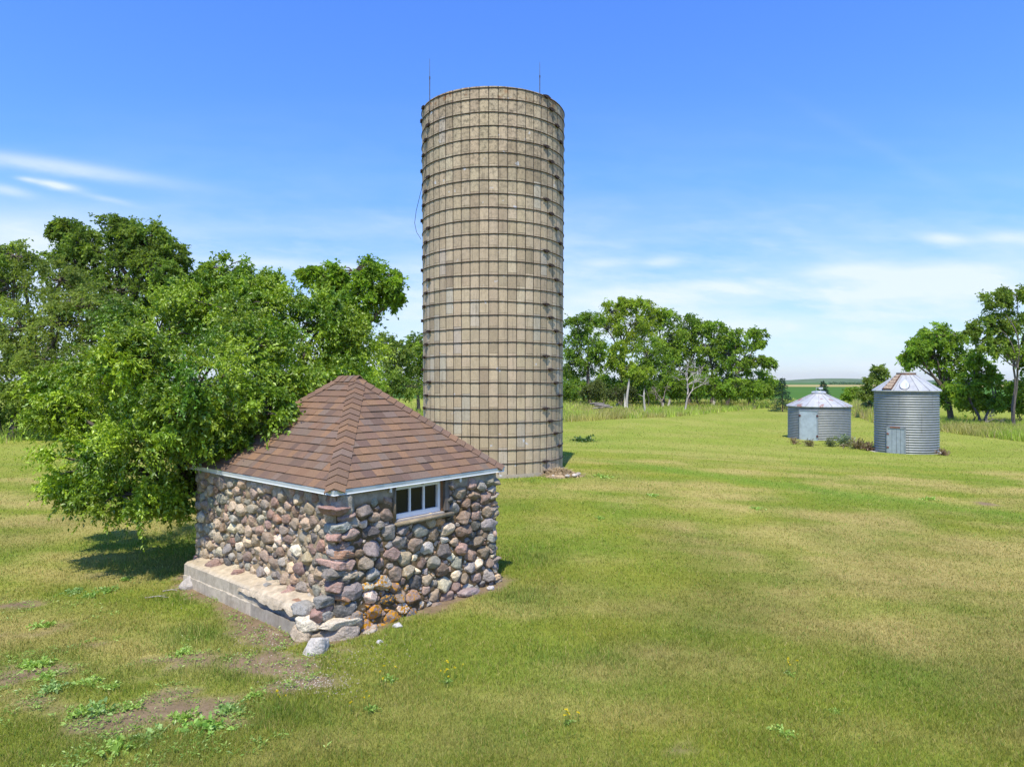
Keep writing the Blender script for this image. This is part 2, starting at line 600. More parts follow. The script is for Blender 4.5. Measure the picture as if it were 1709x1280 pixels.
def lawn_colour(x, y):
    x = np.asarray(x, float); y = np.asarray(y, float)
    n1 = fbm(x / 2.6, y / 2.6, 1, 4)
    n2 = fbm(x / 0.7, y / 0.7, 2, 4)
    st = fbm((x * 0.35 + y * 0.05) / 5.0, (y + 0.22 * x) / 0.9, 8, 3)
    dry = smooth(0.38, 0.72, 0.55 * n1 + 0.25 * n2 + 0.35 * st - 0.07)
    for px, py, rx, ry, k in ((690, 1180, .9, .5, .3), (1000, 1120, .6, .35, .5), (1180, 1110, 1.0, .5, .4), (960, 1180, .9, .4, .3), (1340, 900, 2.0, 1.2, .5),
                              (1450, 980, 1.6, 1.0, .45), (30, 900, 1.5, .8, .4), (150, 930, 1.0, .5, .4), (560, 1240, .7, .3, .3), (1090, 1090, .5, .3, .5), (1250, 1000, 1.3, .6, .3),
                              (1300, 780, 4, 1.2, .35)):
        dry = np.maximum(dry, k * 1.6 * ell(x, y, px, py, rx, ry) * (0.5 + n2))
    for px, py, rx, ry, k in ((870, 960, 1.1, 1.2, .8), (600, 1130, 1.5, .7, .5), (760, 1090, .9, .5, .5), (1400, 1200, 1.2, .6, .4), (1500, 1120, 1.3, .7, .3), (900, 800, 2.5, 1.0, .6)):
        dry = dry * (1 - k * ell(x, y, px, py, rx, ry))
    far = smooth(22, 34, y)
    dry = np.clip(dry * (1 - 0.60 * far) * (1 - 0.8 * swale(x, y)), 0, 1)
    n3 = fbm(x / 1.3 + 50, y / 1.3, 12, 3)
    g = GREEN * (1 - n3[..., None]) + OLIVE * n3[..., None]
    fr = (far * 0.85)[..., None]
    g = g * (1 - fr) + FRESH * (0.80 + 0.4 * st[..., None]) * fr
    g = g * (1 - 0.55 * swale(x, y)[..., None]) + np.array((0.12, 0.245, 0.028)) * 0.55 * swale(x, y)[..., None]
    c = g * (1 - dry[..., None]) + STRAW * dry[..., None]
    lu = lush(x, y)[..., None]
    big = fbm(x / 1.7 + 9, y / 2.4, 71, 4)
    near = smooth(26, 9, y)
    c = c * 1.12 * (1 - near * (0.16 - 0.60 * (big - 0.5)))[..., None]
    return c * (1 - 0.6 * lu) + np.array((0.13, 0.25, 0.028)) * 0.6 * lu


def axis(dense0, dense1, step, far0, far1, growth=1.22):
    v = list(np.arange(dense0, dense1 + 1e-6, step))
    s = step
    a = dense1
    while a < far1:
        s *= growth; a += s; v.append(a)
    s = step; a = dense0
    while a > far0:
        s *= growth; a -= s; v.insert(0, a)
    return np.array(v)


gx = axis(-12, 16, 0.16, -9000, 9000)
gy = axis(5, 30, 0.16, -200, 9000, 1.12)
GX, GY = np.meshgrid(gx, gy)
GZ = ground(GX, GY)
bmask = bare(GX, GY)[..., None]
gc = lawn_colour(GX, GY)
thatch = gc * 0.80 + np.array((0.12, 0.10, 0.045)) * 0.20
sn = fbm(GX / 0.12, GY / 0.12, 91, 2)[..., None]
gc = thatch * (1 - bmask) + SOIL * (0.75 + 0.5 * sn) * bmask
nxg, nyg = len(gx), len(gy)
ii = np.arange(nyg - 1)[:, None] * nxg + np.arange(nxg - 1)[None, :]
gf = np.stack([ii, ii + 1, ii + nxg + 1, ii + nxg], -1).reshape(-1, 4)
mb = MB(); mb.add(np.stack([GX, GY, GZ], -1).reshape(-1, 3), gf, gc.reshape(-1, 3))
tag(mb.build('ground', M['soil'], None, True), kind='structure')


# lawn / tall grass boundary, as plan polygons
def poly(pts):
    return [tuple(float(q) for q in at(px, py)) for px, py in pts]


LAWN_EDGE_R = [(900, 706), (940, 705), (1000, 702), (1100, 697), (1200, 689), (1280, 681), (1312, 676)]
TALL_R = poly(LAWN_EDGE_R) + [(62, 150), (20, 150), (4, 130), (-8, 95)]
TALL_MID = poly([(1395, 684), (1418, 692), (1460, 707), (1478, 700), (1500, 690), (1480, 676), (1420, 671)])
TALL_FR = poly([(1545, 716), (1600, 725), (1709, 738), (1860, 752), (1860, 712), (1560, 700)])
TALL_L = poly([(-150, 752), (0, 742), (60, 736), (160, 722), (330, 712), (560, 705), (720, 696)]) + [(-4, 90), (-50, 90), (-90, 60)]


def inside(px, py, pg):
    x = np.asarray(px); y = np.asarray(py)
    r = np.zeros(x.shape, bool)
    j = len(pg) - 1
    for i in range(len(pg)):
        xi, yi = pg[i]; xj, yj = pg[j]
        c = ((yi > y) != (yj > y)) & (x < (xj - xi) * (y - yi) / (yj - yi + 1e-12) + xi)
        r ^= c
        j = i
    return r


def in_tall(x, y):
    return inside(x, y, TALL_R) | inside(x, y, TALL_MID) | inside(x, y, TALL_FR) | inside(x, y, TALL_L)


def blades(mb, x, y, z, h, wd, col, lean=0.45, seed=1):
    """single-triangle grass blades"""
    n = len(x)
    g = np.random.default_rng(seed)
    th = g.uniform(0, 2 * math.pi, n)
    ph = g.uniform(0, 2 * math.pi, n)
    dx = np.cos(th) * wd * 0.5; dy = np.sin(th) * wd * 0.5
    ln = np.abs(g.normal(0, lean, n)) * h
    b = np.stack([x, y, z], -1)
    V = np.empty((n, 3, 3))
    V[:, 0] = b - np.stack([dx, dy, 0 * dx], -1)
    V[:, 1] = b + np.stack([dx, dy, 0 * dx], -1)
    V[:, 2] = b + np.stack([np.cos(ph) * ln, np.sin(ph) * ln, h], -1)
    C = np.repeat(col[:, None, :], 3, 1)
    mb.add(V.reshape(-1, 3), np.arange(n * 3).reshape(n, 3), C.reshape(-1, 3))


N_LAWN = 560000
px = NP.uniform(-170, 1880, N_LAWN)
py = 672 + (1345 - 672) * NP.uniform(0, 1, N_LAWN) ** 0.92
x, y = at(px, py)
jit = 0.004 * y
x = x + NP.normal(0, 1, N_LAWN) * jit; y = y + NP.normal(0, 1, N_LAWN) * jit
keep = (y < 110) & ~in_tall(x, y)
u_, v_ = shed_local(x, y)
keep &= ~((u_ > 0.02) & (u_ < LX - .05) & (v_ > 0.02) & (v_ < LY - .05)) & ~((u_ > -0.24) & (u_ < 0.1) & (v_ > .3) & (v_ < 3.75))
keep &= np.hypot(x - SILO[0], y - SILO[1]) > 2.33
keep &= np.hypot(x - BIN_T[0], y - BIN_T[1]) > 1.72
keep &= np.hypot(x - BIN_S[0], y - BIN_S[1]) > 1.97
bm = bare(x, y)
keep &= NP.uniform(0, 1, N_LAWN) > bm * 0.88
x, y, bm = x[keep], y[keep], bm[keep]
lu = lush(x, y)
n = len(x)
tall = fbm(x / 0.25, y / 0.25, 44, 2)
h = (0.026 + 0.03 * tall) * NP.uniform(0.6, 1.3, n) * (1 + 1.6 * lu) * (1 + 0.4 * smooth(15, 50, y)) * (1 - 0.4 * bm)
wd = np.maximum(0.0038, 0.66 * y / 690.0) * NP.uniform(0.7, 1.2, n)
c = lawn_colour(x, y) * NP.uniform(0.60, 1.45, (n, 1))
pick = NP.uniform(0, 1, n)
c = np.where((pick < 0.14)[:, None], STRAW * NP.uniform(0.8, 1.35, (n, 1)), c)
c = np.where((pick > 0.90)[:, None], np.array((0.14, 0.25, 0.03)) * NP.uniform(0.8, 1.4, (n, 1)), c)
mb = MB(); blades(mb, x, y, ground(x, y) - 0.004, h, wd, c, 0.7, 3)
tag(mb.build('lawn_grass', M['grass']), 'short mown lawn grass with olive, green and straw patches across the yard', 'grass', kind='stuff')


def fill(pg, n, seed):
    g = np.random.default_rng(seed)
    a = np.array(pg); lo = a.min(0); hi = a.max(0)
    # more samples near the viewer
    t = g.uniform(0, 1, n * 6)
    yy_ = 1.0 / (1.0 / lo[1] + t * (1.0 / hi[1] - 1.0 / lo[1]))
    xx_ = g.uniform(lo[0], hi[0], n * 6)
    k = inside(xx_, yy_, pg)
    return xx_[k][:n], yy_[k][:n]


def tall_grass(name, pg, n, h0, h1, label, seed, tan=0.35):
    x, y = fill(pg, n, seed)
    g = np.random.default_rng(seed + 100)
    n = len(x)
    nn = fbm(x / 3.2, y / 5.0, seed + 3, 3)
    n2 = fbm(x / 1.1, y / 1.5, seed + 9, 3)
    h = (h0 + (h1 - h0) * n2) * g.uniform(0.55, 1.25, n)
    wd = np.maximum(0.02, 0.75 * y / 690.0) * g.uniform(0.6, 1.1, n)
    c = np.array((0.18, 0.285, 0.036))[None] * (1 - n2[:, None]) + np.array((0.42, 0.50, 0.07)) * n2[:, None]
    tn = smooth(0.52, 0.76, nn + tan * 0.2)[:, None] * 0.7
    c = c * (1 - tn) + np.array((0.36, 0.28, 0.10)) * tn
    pk = g.uniform(0, 1, n) < tan * 0.35
    c = np.where(pk[:, None], np.array((0.42, 0.34, 0.17)), c) * g.uniform(0.7, 1.3, (n, 1))
    c = c * (0.70 + 0.65 * fbm(x / 1.3, y / 2.6, seed + 31, 3))[:, None]
    mb = MB(); blades(mb, x, y, ground(x, y) - 0.01, h, wd, c * 1.12, 0.5, seed)
    tag(mb.build(name, M['grass']), label, 'tall grass', kind='stuff')


tall_grass('tall_grass', TALL_R, 42000, 0.35, 0.95, 'unmown green and tan grass strip in front of the far tree row right of the silo', 5, 0.40)
tall_grass('tall_grass', TALL_MID, 7000, 0.6, 1.3, 'tall dry feathery grass between and behind the two metal bins', 6, 0.75)
tall_grass('tall_grass', TALL_FR, 26000, 0.35, 0.75, 'unmown green grass strip under the trees right of the tall bin', 7, 0.30)
tall_grass('tall_grass', TALL_L, 30000, 0.4, 1.0, 'tall green grass along the foot of the left tree line', 8, 0.15)

# far fields, each a sheet a little above the ground
def sheet(name, x0, x1, y0, y1, z, col, nx=24, ny=6, wob=0.0):
    xs = np.linspace(x0, x1, nx); ys = np.linspace(y0, y1, ny)
    X, Y = np.meshgrid(xs, ys)
    Y = Y + wob * (fbm(X / 300, Y / 1e6, 4, 2) - 0.5)
    Z = ground(X, Y) + z
    i = np.arange(ny - 1)[:, None] * nx + np.arange(nx - 1)[None]
    f = np.stack([i, i + 1, i + nx + 1, i + nx], -1).reshape(-1, 4)
    c = np.array(col)[None] * (0.9 + 0.2 * fbm(X / 40, Y / 60, 6, 3).reshape(-1, 1))
    m_ = MB(); m_.add(np.stack([X, Y, Z], -1).reshape(-1, 3), f, c)
    return tag(m_.build(name, M['field'], None, True), kind='structure')


sheet('crop_field', -400, 700, 150, 540, 0.02, (0.070, 0.150, 0.035), 60, 40)
sheet('stubble_field', -900, 1300, 560, 920, 0.10, (0.36, 0.31, 0.13), 40, 8)
sheet('pasture', -2500, 3500, 940, 3300, 0.15, (0.085, 0.16, 0.05), 40, 8)


def hill(name, x0, x1, y0, depth, h, col, seed):
    xs = np.linspace(x0, x1, 70); ys = np.linspace(y0, y0 + depth, 12)
    X, Y = np.meshgrid(xs, ys)
    t = (X - x0) / (x1 - x0); s = (Y - y0) / depth
    Z = h * np.sin(math.pi * np.clip(t, 0, 1)) ** 0.8 * np.sin(math.pi * s) ** 0.7 * (0.65 + 0.7 * fbm(X / 420 + seed, Y * 0 + seed, seed, 3)) - 0.8
    i = np.arange(11)[:, None] * 70 + np.arange(69)[None]
    f = np.stack([i, i + 1, i + 71, i + 70], -1).reshape(-1, 4)
    c = np.array(col) * (0.8 + 0.4 * fbm(X / 200, Y / 200, seed, 3).reshape(-1, 1))
    m_ = MB(); m_.add(np.stack([X, Y, Z], -1).reshape(-1, 3), f, c)
    return tag(m_.build(name, M['field'], None, True), kind='structure')


hill('hill', 1350, 2350, 3500, 900, 24, (0.10, 0.15, 0.06), 3)
hill('hill', -3500, 6500, 5200, 1500, 22, (0.09, 0.14, 0.08), 9)

#@@SHED
# ------------------------------------------------------------------ the stone shed
ANG = math.atan2(E_R[1], E_R[0])
shed = empty('stone_shed', (SH0[0], SH0[1], 0), ANG)
tag(shed, 'small fieldstone shed with brown shingled hip roof in the foreground', 'shed')
ZE0, ZE1 = 1.868, 1.935       # bottom and top of the white drip edge


def icosphere(sub):
    import bmesh
    bm = bmesh.new()
    bmesh.ops.create_icosphere(bm, subdivisions=sub, radius=1.0)
    bm.verts.ensure_lookup_table()
    V = np.array([v.co[:] for v in bm.verts]); Fc = np.array([[v.index for v in f.verts] for f in bm.faces])
    bm.free()
    return unit(V), Fc


ICO2, ICO3 = icosphere(3), icosphere(4)

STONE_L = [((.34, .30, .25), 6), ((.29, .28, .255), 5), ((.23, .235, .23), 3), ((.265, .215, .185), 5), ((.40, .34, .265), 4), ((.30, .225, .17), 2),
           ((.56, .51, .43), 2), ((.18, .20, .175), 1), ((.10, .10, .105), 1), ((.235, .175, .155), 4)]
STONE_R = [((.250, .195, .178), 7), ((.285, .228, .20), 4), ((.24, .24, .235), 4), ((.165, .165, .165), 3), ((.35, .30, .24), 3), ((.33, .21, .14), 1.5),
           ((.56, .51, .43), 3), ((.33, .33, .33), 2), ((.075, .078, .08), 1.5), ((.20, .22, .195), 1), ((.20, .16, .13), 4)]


def pick_col(tab, var=.30, hue=.06):
    warm = np.array((1.46, 1.30, 1.09)) if tab in (STONE_L, STONE_R) else 1.0
    tot = sum(q for _, q in tab); r = R.uniform(0, tot)
    for c_, q in tab:
        r -= q
        if r <= 0:
            break
    k = R.uniform(1 - var, 1 + var)
    return warm * np.array(c_) * k * np.array([R.uniform(1 - hue, 1 + hue) for _ in range(3)])


class StoneMB(MB):
    def __init__(self):
        super().__init__(); self.Lc = []

    def stone(self, cen, axes, planes_n, planes_h, col, lich, sub, p=9.0, rough=0.03, seed=0):
        """rounded polyhedron: direction d reaches 1/softmax(n.d/h)"""
        D, Fc = sub
        q = np.maximum(D @ np.asarray(planes_n).T, 1e-4) / np.asarray(planes_h)[None]
        r = (q ** p).sum(1) ** (-1.0 / p)
        g = np.random.default_rng(seed)
        for k in range(4):
            v = g.normal(0, 1, 3) * (2.0 + 2.2 * k)
            r = r * (1 + rough / (1 + 0.5 * k) * np.sin(D @ v * 1.6 + g.uniform(0, 6)))
        for k in range(7):
            v = g.normal(0, 1, 3) * (7.0 + 3.0 * k)
            r = r * (1 + .016 / (1 + .22 * k) * np.sin(D @ v + g.uniform(0, 6) + 1.5 * np.sin(D @ v[::-1] * .6)))
        V = (D * r[:, None]) @ np.asarray(axes) + np.asarray(cen)
        self.add(V, Fc, col)
        self.Lc.append(np.full(len(V), lich))

    def build(self, name, mats, parent=None, smooth_=True):
        o = super().build(name, mats, parent, smooth_)
        a = o.data.attributes.new('Lichen', 'FLOAT', 'POINT')
        tot = len(o.data.vertices)
        L = np.concatenate(self.Lc) if self.Lc else np.zeros(0)
        L = np.concatenate([L, np.full(tot - len(L), 0.0)])
        a.data.foreach_set('value', L.astype(np.float32))
        return o


wall = StoneMB()
ASP = 1.30


def pack(W, Hh, rmin, rmax, blocked, tries, seed, ylim=None):
    """dart throwing of stone centres; returns list (u, v, r) in squeezed coordinates u/ASP"""
    g = random.Random(seed)
    out_ = []
    for k in range(tries):
        t = k / tries
        r = rmax * (1 - t) ** 1.35 + rmin
        r *= g.uniform(0.75, 1.1)
        u = g.uniform(-0.02, W + 0.02) / ASP; v = g.uniform(0.0, Hh)
        if blocked(u * ASP, v, r):
            continue
        ok = True
        for (a, b, c_) in out_:
            if (a - u) ** 2 + (b - v) ** 2 < (0.80 * (r + c_)) ** 2:
                ok = False; break
        if ok:
            out_.append((u, v, r))
    return out_


def lay_face(W, Hh, O, U, N, tab, rmin, rmax, blocked, tries, seed, sub, angular, flare, lichfn=None, depth=(0.55, 0.85)):
    """stones of one wall face. O origin, U along, N outward; flare(v) = outward offset"""
    st = pack(W, Hh, rmin, rmax, blocked, tries, seed)
    O = np.array(O, float); U = np.array(U, float); N = np.array(N, float); Zv = np.array((0, 0, 1.0))
    for i, (u, v, r) in enumerate(st):
        pn, ph = [], []
        for j, (a, b, c_) in enumerate(st):
            if i == j:
                continue
            d = math.hypot(a - u, b - v)
            if d < 1.9 * (r + c_):
                n_ = np.array(((a - u) / d, (b - v) / d, 0.0))
                hh = d * r / (r + c_) - 0.004
                n_[2] = R.uniform(-0.05, 0.22); n_ = n_ / np.linalg.norm(n_)
                pn.append(n_); ph.append(max(hh, 0.02))
        k = 5 if angular else 8
        for q in range(k):
            th = q * 2 * math.pi / k + R.uniform(-.3, .3)
            pn.append(np.array((math.cos(th), math.sin(th), R.uniform(-0.1, 0.35)))); pn[-1] /= np.linalg.norm(pn[-1])
            ph.append(r * (R.uniform(0.92, 1.5) if angular else R.uniform(1.0, 1.35)))
        dep = r * R.uniform(*depth)
        for q in range(4 if angular else 5):
            sg = .65 if angular else .5
            n_ = np.array((R.gauss(0, sg), R.gauss(0, sg), 1.0)); n_ /= np.linalg.norm(n_)
            pn.append(n_); ph.append(dep * R.uniform(0.9, 1.15))
        pn.append(np.array((0, 0, -1.0))); ph.append(r)
        cen = O + U * (u * ASP) + Zv * v + N * (flare(v, u * ASP) - 0.014 + R.uniform(-.016, .016))
        li = lichfn(u * ASP, v) if lichfn else 0.0
        wall.stone(cen, np.array((U * ASP, Zv, N)), pn, ph, pick_col(tab), li, sub, R.uniform(28, 75) if angular else R.uniform(10, 34), 0.022 if angular else 0.022, seed * 1000 + i)
    return st


# window opening on the right-hand face (local x along the face)
WX0, WX1, WZ0, WZ1 = 1.04, 1.93, 1.385, 1.845
WJ = 2.06          # right edge of the wooden jamb


def blk_right(u, v, r):
    if WX0 - r * .75 < u < WJ + r * .75 and v > WZ0 - 0.06 - r * .6:
        return True
    if v > 1.70 and u < 1.0: return True
    if v > 1.74: return True
    if u < 0.16 + r * 0.5 or u > LX - .16 - r * .6: return True
    if v < -0.02: return True
    return False


def blk_left(u, v, r):
    if u < 0.16 + r * .5 or u > LY - .16 - r * .6: return True
    if 0.35 < u < 3.75 and v < 0.40 + r * .4: return True
    return v > 1.80


flare_r = lambda v, u: 0.07 * smooth(1.1, 0.0, v) + 0.03 * math.sin(u * 2.1 + v)
flare_l = lambda v, u: 0.03 * smooth(1.1, 0.2, v) + 0.03 * math.sin(u * 1.7 + 2 * v)


def lich_r(u, v):
    d = math.hypot((u - 0.75) / 0.75, (v - 0.25) / 0.40)
    if d < 1.0 and R.random() < 0.85:
        return R.uniform(0.40, 0.52)
    return R.choice([0.0, 0.0, 0.0, 0.0, 0.0, 0.22, 0.32]) if v < 0.8 else 0.0


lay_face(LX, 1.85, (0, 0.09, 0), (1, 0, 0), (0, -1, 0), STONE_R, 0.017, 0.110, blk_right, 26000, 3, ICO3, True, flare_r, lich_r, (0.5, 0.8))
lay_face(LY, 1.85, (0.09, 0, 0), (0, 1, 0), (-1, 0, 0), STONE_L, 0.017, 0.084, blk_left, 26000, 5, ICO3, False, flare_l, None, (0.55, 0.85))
nobx = lambda u, v, r: v > 1.75 or u < .1 + r or u > LX - .1 - r
noby = lambda u, v, r: v > 1.75 or u < .1 + r or u > LY - .1 - r
lay_face(LX, 1.85, (0, LY - 0.09, 0), (1, 0, 0), (0, 1, 0), STONE_L, 0.04, 0.10, nobx, 2500, 13, ICO2, False, flare_l)
lay_face(LY, 1.85, (LX - 0.09, 0, 0), (0, 1, 0), (1, 0, 0), STONE_R, 0.04, 0.10, noby, 2500, 17, ICO2, True, flare_r)


# corner stones, hand placed: (z, half length along right face, half length along left face, half height, colour)
def quoin(cen, hx, hy, hz, col, lich=0.0, tilt=0.0, seed=0):
    pn = [np.array(q, float) for q in ((1, 0, 0), (-1, 0, 0), (0, 1, 0), (0, -1, 0), (0, 0, 1), (0, 0, -1))]
    ph = [1.0] * 6
    g = np.random.default_rng(seed + 500)
    for k in range(9):
        n_ = g.normal(0, 1, 3); n_ /= np.linalg.norm(n_)
        pn.append(n_); ph.append(g.uniform(0.85, 1.25))
    pn = [q + g.normal(0, .22, 3) for q in pn]
    pn = [q / np.linalg.norm(q) for q in pn]
    ca, sa = math.cos(tilt), math.sin(tilt)
    ax = np.array(((hx * ca, 0, hx * sa), (0, hy, 0), (-hz * sa, 0, hz * ca)))
    wall.stone(cen, ax, pn, ph, np.array(col) * np.array((1.28, 1.18, 1.03)) * (.85 + .3 * g.random()), lich, ICO3, 45.0, 0.025, seed)


PINK = (.30, .20, .18); RUST = (.36, .22, .15); GREY = (.25, .26, .26); DARK = (.11, .115, .12); WHITE = (.58, .54, .45); TAN = (.38, .33, .26)
for k, (z_, hx, hy, hz, col, li, cx_, cy_) in enumerate((
        (1.66, .17, .16, .055, PINK, 0, .10, .10), (1.56, .14, .13, .06, (.29, .22, .20), 0, .18, .10), (1.44, .20, .17, .075, (.27, .30, .29), 0, .13, .12),
        (1.31, .13, .12, .055, PINK, 0, .06, .10), (1.20, .13, .12, .045, (.25, .19, .17), 0, .15, .10), (1.09, .21, .16, .045, RUST, 0, .14, .12),
        (.975, .19, .16, .07, (.36, .25, .22), 0, .13, .12), (.84, .15, .16, .07, (.21, .20, .19), .1, .05, .12), (.82, .13, .14, .07, TAN, .2, .22, .08),
        (.68, .15, .14, .075, (.30, .21, .19), 0, .06, .10), (.54, .17, .14, .05, RUST, .15, .16, .10), (.53, .10, .12, .08, GREY, 0, -.06, .16),
        (.40, .20, .15, .09, DARK, .1, .20, .10), (.24, .24, .14, .07, WHITE, .30, .10, .04), (.11, .22, .17, .11, (.29, .26, .23), .15, .12, .02),
        (.02, .20, .12, .07, (.34, .32, .29), .36, .42, -.10), (.36, .13, .12, .09, GREY, 0, -.04, .20), (.06, .16, .14, .10, TAN, 0, -.08, .22))):
    quoin((cx_ + .03, cy_ + .03, z_ + R.uniform(-.015, .015)), hx * R.uniform(.7, 1.0), hy * R.uniform(.8, 1.0), hz * R.uniform(.8, 1.1), col, li, R.uniform(-.2, .2), 40 + k)
# far right corner and far left corner
zz = .06
k = 0
while zz < 1.72:
    hz = R.uniform(.04, .085)
    quoin((LX - .17 + R.uniform(-.03, .03), .16 + R.uniform(-.03, .03), zz + hz), R.uniform(.08, .14), R.uniform(.08, .13), hz, pick_col(STONE_R), 0, R.uniform(-.35, .35), 80 + k)
    quoin((.18 + R.uniform(-.02, .02), LY - .19 + R.uniform(-.03, .03), zz + hz), R.uniform(.07, .10), R.uniform(.07, .10), hz * .85, pick_col(STONE_L), 0, R.uniform(-.35, .35), 110 + k)
    zz += hz * 1.95
    k += 1
# stones set round the rough front end of the ledge
for k, (x_, y_, z_, s, col) in enumerate(((-.12, .44, .40, .11, GREY), (-.10, .62, .42, .08, RUST), (-.16, .30, .27, .12, WHITE), (-.2, .36, .10, .12, TAN), (-.1, .22, .36, .09, PINK),
                                          (-.06, 1.0, .46, .06, PINK), (-.05, 1.5, .46, .06, GREY), (-.04, 2.4, .46, .07, PINK), (-.06, 3.1, .47, .08, (.24, .17, .15)))):
    quoin((x_, y_, z_), s * 1.2, s * 1.1, s * .75, col, 0, R.uniform(-.4, .4), 150 + k)

# mortar body: wavy skins on the four faces
mort = MB()


def skin(W, O, U, N, flare, col, hole=None, z0=-0.15, z1=1.868):
    nu, nv = int(W / 0.035), 58
    us = np.linspace(0, W, nu); vs = np.linspace(z0, z1, nv)
    Ug, Vg = np.meshgrid(us, vs)
    fl = np.vectorize(lambda v, u: float(flare(v, u)))(Vg, Ug)
    dn = 0.085 * (fbm(Ug / 0.10, Vg / 0.08, int(W * 100), 4) - 0.5) + 0.03 * (fbm(Ug / .03, Vg / .03, 7, 2) - .5)
    top = smooth(1.66, 1.76, Vg)
    off = fl - 0.005 + dn * (1 - 0.8 * top) + 0.02 * top
    edge = np.minimum(smooth(0, .12, Ug), smooth(0, .12, W - Ug))
    off = off * (0.3 + 0.7 * edge)
    Pp = np.array(O)[None, None] + Ug[..., None] * np.array(U) + Vg[..., None] * np.array((0, 0, 1.0)) + off[..., None] * np.array(N)
    i = np.arange(nv - 1)[:, None] * nu + np.arange(nu - 1)[None]
    f = np.stack([i, i + 1, i + nu + 1, i + nu], -1)
    if hole:
        cu = (us[:-1] + us[1:]) / 2; cv = (vs[:-1] + vs[1:]) / 2
        m_ = ~((cu[None] > hole[0]) & (cu[None] < hole[1]) & (cv[:, None] > hole[2]) & (cv[:, None] < hole[3]))
        f = f[m_]
    f = f.reshape(-1, 4)
    n_ = fbm(Ug / .2, Vg / .2, 21, 4).reshape(-1, 1)
    c_ = np.array(col) * (1 - n_) * 1.15 + np.array(col) * np.array((.55, .52, .42)) * n_
    c_ = c_ * (1 - 0.0 * top.reshape(-1, 1)) + 0
    t_ = top.reshape(-1, 1)
    c_ = c_ * (1 - t_) + np.array((.34, .29, .22)) * t_
    mort.add(Pp.reshape(-1, 3), f, c_)


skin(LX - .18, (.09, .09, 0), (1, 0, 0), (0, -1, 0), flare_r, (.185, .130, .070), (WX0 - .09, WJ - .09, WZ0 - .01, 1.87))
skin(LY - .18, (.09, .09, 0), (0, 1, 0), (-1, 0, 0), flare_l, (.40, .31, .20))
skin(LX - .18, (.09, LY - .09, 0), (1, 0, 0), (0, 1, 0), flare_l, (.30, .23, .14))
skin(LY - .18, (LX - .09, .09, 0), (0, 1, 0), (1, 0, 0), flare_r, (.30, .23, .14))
# plain inner core and opening for the window
mort.box((LX / 2, LY / 2 + .2, .6), (LX - .5, LY - .6, 1.1), (.2, .16, .1))
# sill mortar and lumps
mort.box(((WX0 + WJ) / 2 + .02, 0.075, WZ0 - .045), (WJ - WX0 + .06, .09, .05), (.33, .265, .17))
mort.box((WX0 - .012, 0.15, (WZ0 + 1.86) / 2), (.024, .18, 1.86 - WZ0), (.25, .2, .14))
for i_ in range(len(mort.V)):
    wall.V.append(mort.V[i_]); wall.C.append(mort.C[i_])
for g_, m_ in mort.G:
    wall.G.append((g_ + wall.n, 1))
wall.n += mort.n
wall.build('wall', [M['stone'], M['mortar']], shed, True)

# concrete ledge along the left face
led = MB()
nL = 120
ysl = np.linspace(.30, 3.72, nL)
prof = [(.16, -.1), (.16, .44), (.02, .425), (-.10, .415), (-.20, .40), (-.245, .37), (-.25, .225), (-.262, .215), (-.268, -.1)]
Vl = []; Cl = []
for i, yv in enumerate(ysl):
    wob = float(fbm(yv * 3.0, 0.0, 61, 4)) - .5
    brk = float(smooth(1.55, 1.25, yv))        # the broken front part: the face has spalled off the top edge
    endt = float(smooth(.30, .62, yv))
    for j, (a, b) in enumerate(prof):
        n1 = float(fbm(yv * 7 + j * 3.1, j * 1.7, 62, 3)) - .5
        a2, b2 = a, b
        if j in (4, 5, 6):
            a2 += brk * (.075 + .07 * n1) * (1.3 if j == 5 else .8)
            b2 -= brk * (.06 + .18 * (wob + .3)) * (1.0 if j == 5 else .5) + .02 * n1
        if b > 0: b2 += .034 * n1 + .02 * wob
        if a < 0: a2 += .022 * n1
        if a < 0:
            a2 = a2 * (.72 + .28 * endt)
        if b > .2:
            b2 = b2 * (.80 + .20 * endt)
        if b > .05: b2 *= 1.12
        Vl.append((a2, yv, b2))
        rough_top = j in (1, 2, 3, 4)
        base = np.array((.54, .445, .30)) if rough_top else np.array((.52, .445, .33))
        if rough_top and brk > .3: base = np.array((.62, .51, .35))
        Cl.append(base * (.9 + .35 * n1))
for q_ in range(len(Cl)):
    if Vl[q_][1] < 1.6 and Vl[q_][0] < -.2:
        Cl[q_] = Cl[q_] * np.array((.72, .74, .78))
m9 = len(prof)
fl_ = [(i * m9 + j, i * m9 + j + 1, (i + 1) * m9 + j + 1, (i + 1) * m9 + j) for i in range(nL - 1) for j in range(m9 - 1)]
fl_ += [tuple(range(m9)), tuple((nL - 1) * m9 + j for j in reversed(range(m9)))]
led.add(np.array(Vl), fl_, np.array(Cl))
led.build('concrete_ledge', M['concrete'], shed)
pl_ = MB()
ny_ = 90
Vp = []; Cp = []
for i, yv in enumerate(np.linspace(.42, 1.95, ny_)):
    e1 = float(fbm(yv * 2.6, 3.3, 83, 4)); e2 = float(fbm(yv * 9.0, 1.3, 84, 3)) - .5
    taper = float(smooth(1.95, 1.5, yv) * smooth(.40, .60, yv))
    drop = (.02 + (.13 * max(e1 - .36, 0) / .4 + .03 * e2)) * taper
    for j, (a, b) in enumerate(((.15, .455), (.03, .445), (-.09, .435), (-.19, .415), (-.245, .385), (-.275, .36 - drop * .5), (-.285, .35 - drop), (-.262, .34 - drop))):
        n1 = float(fbm(yv * 8 + j * 2.2, j * 3.1, 85, 3)) - .5
        Vp.append((a * .985 + .012 * n1, yv, b * 1.12 + .022 * n1 - (1 - taper) * .03)); Cp.append(np.array((.60, .495, .345)) * (.85 + .5 * n1))
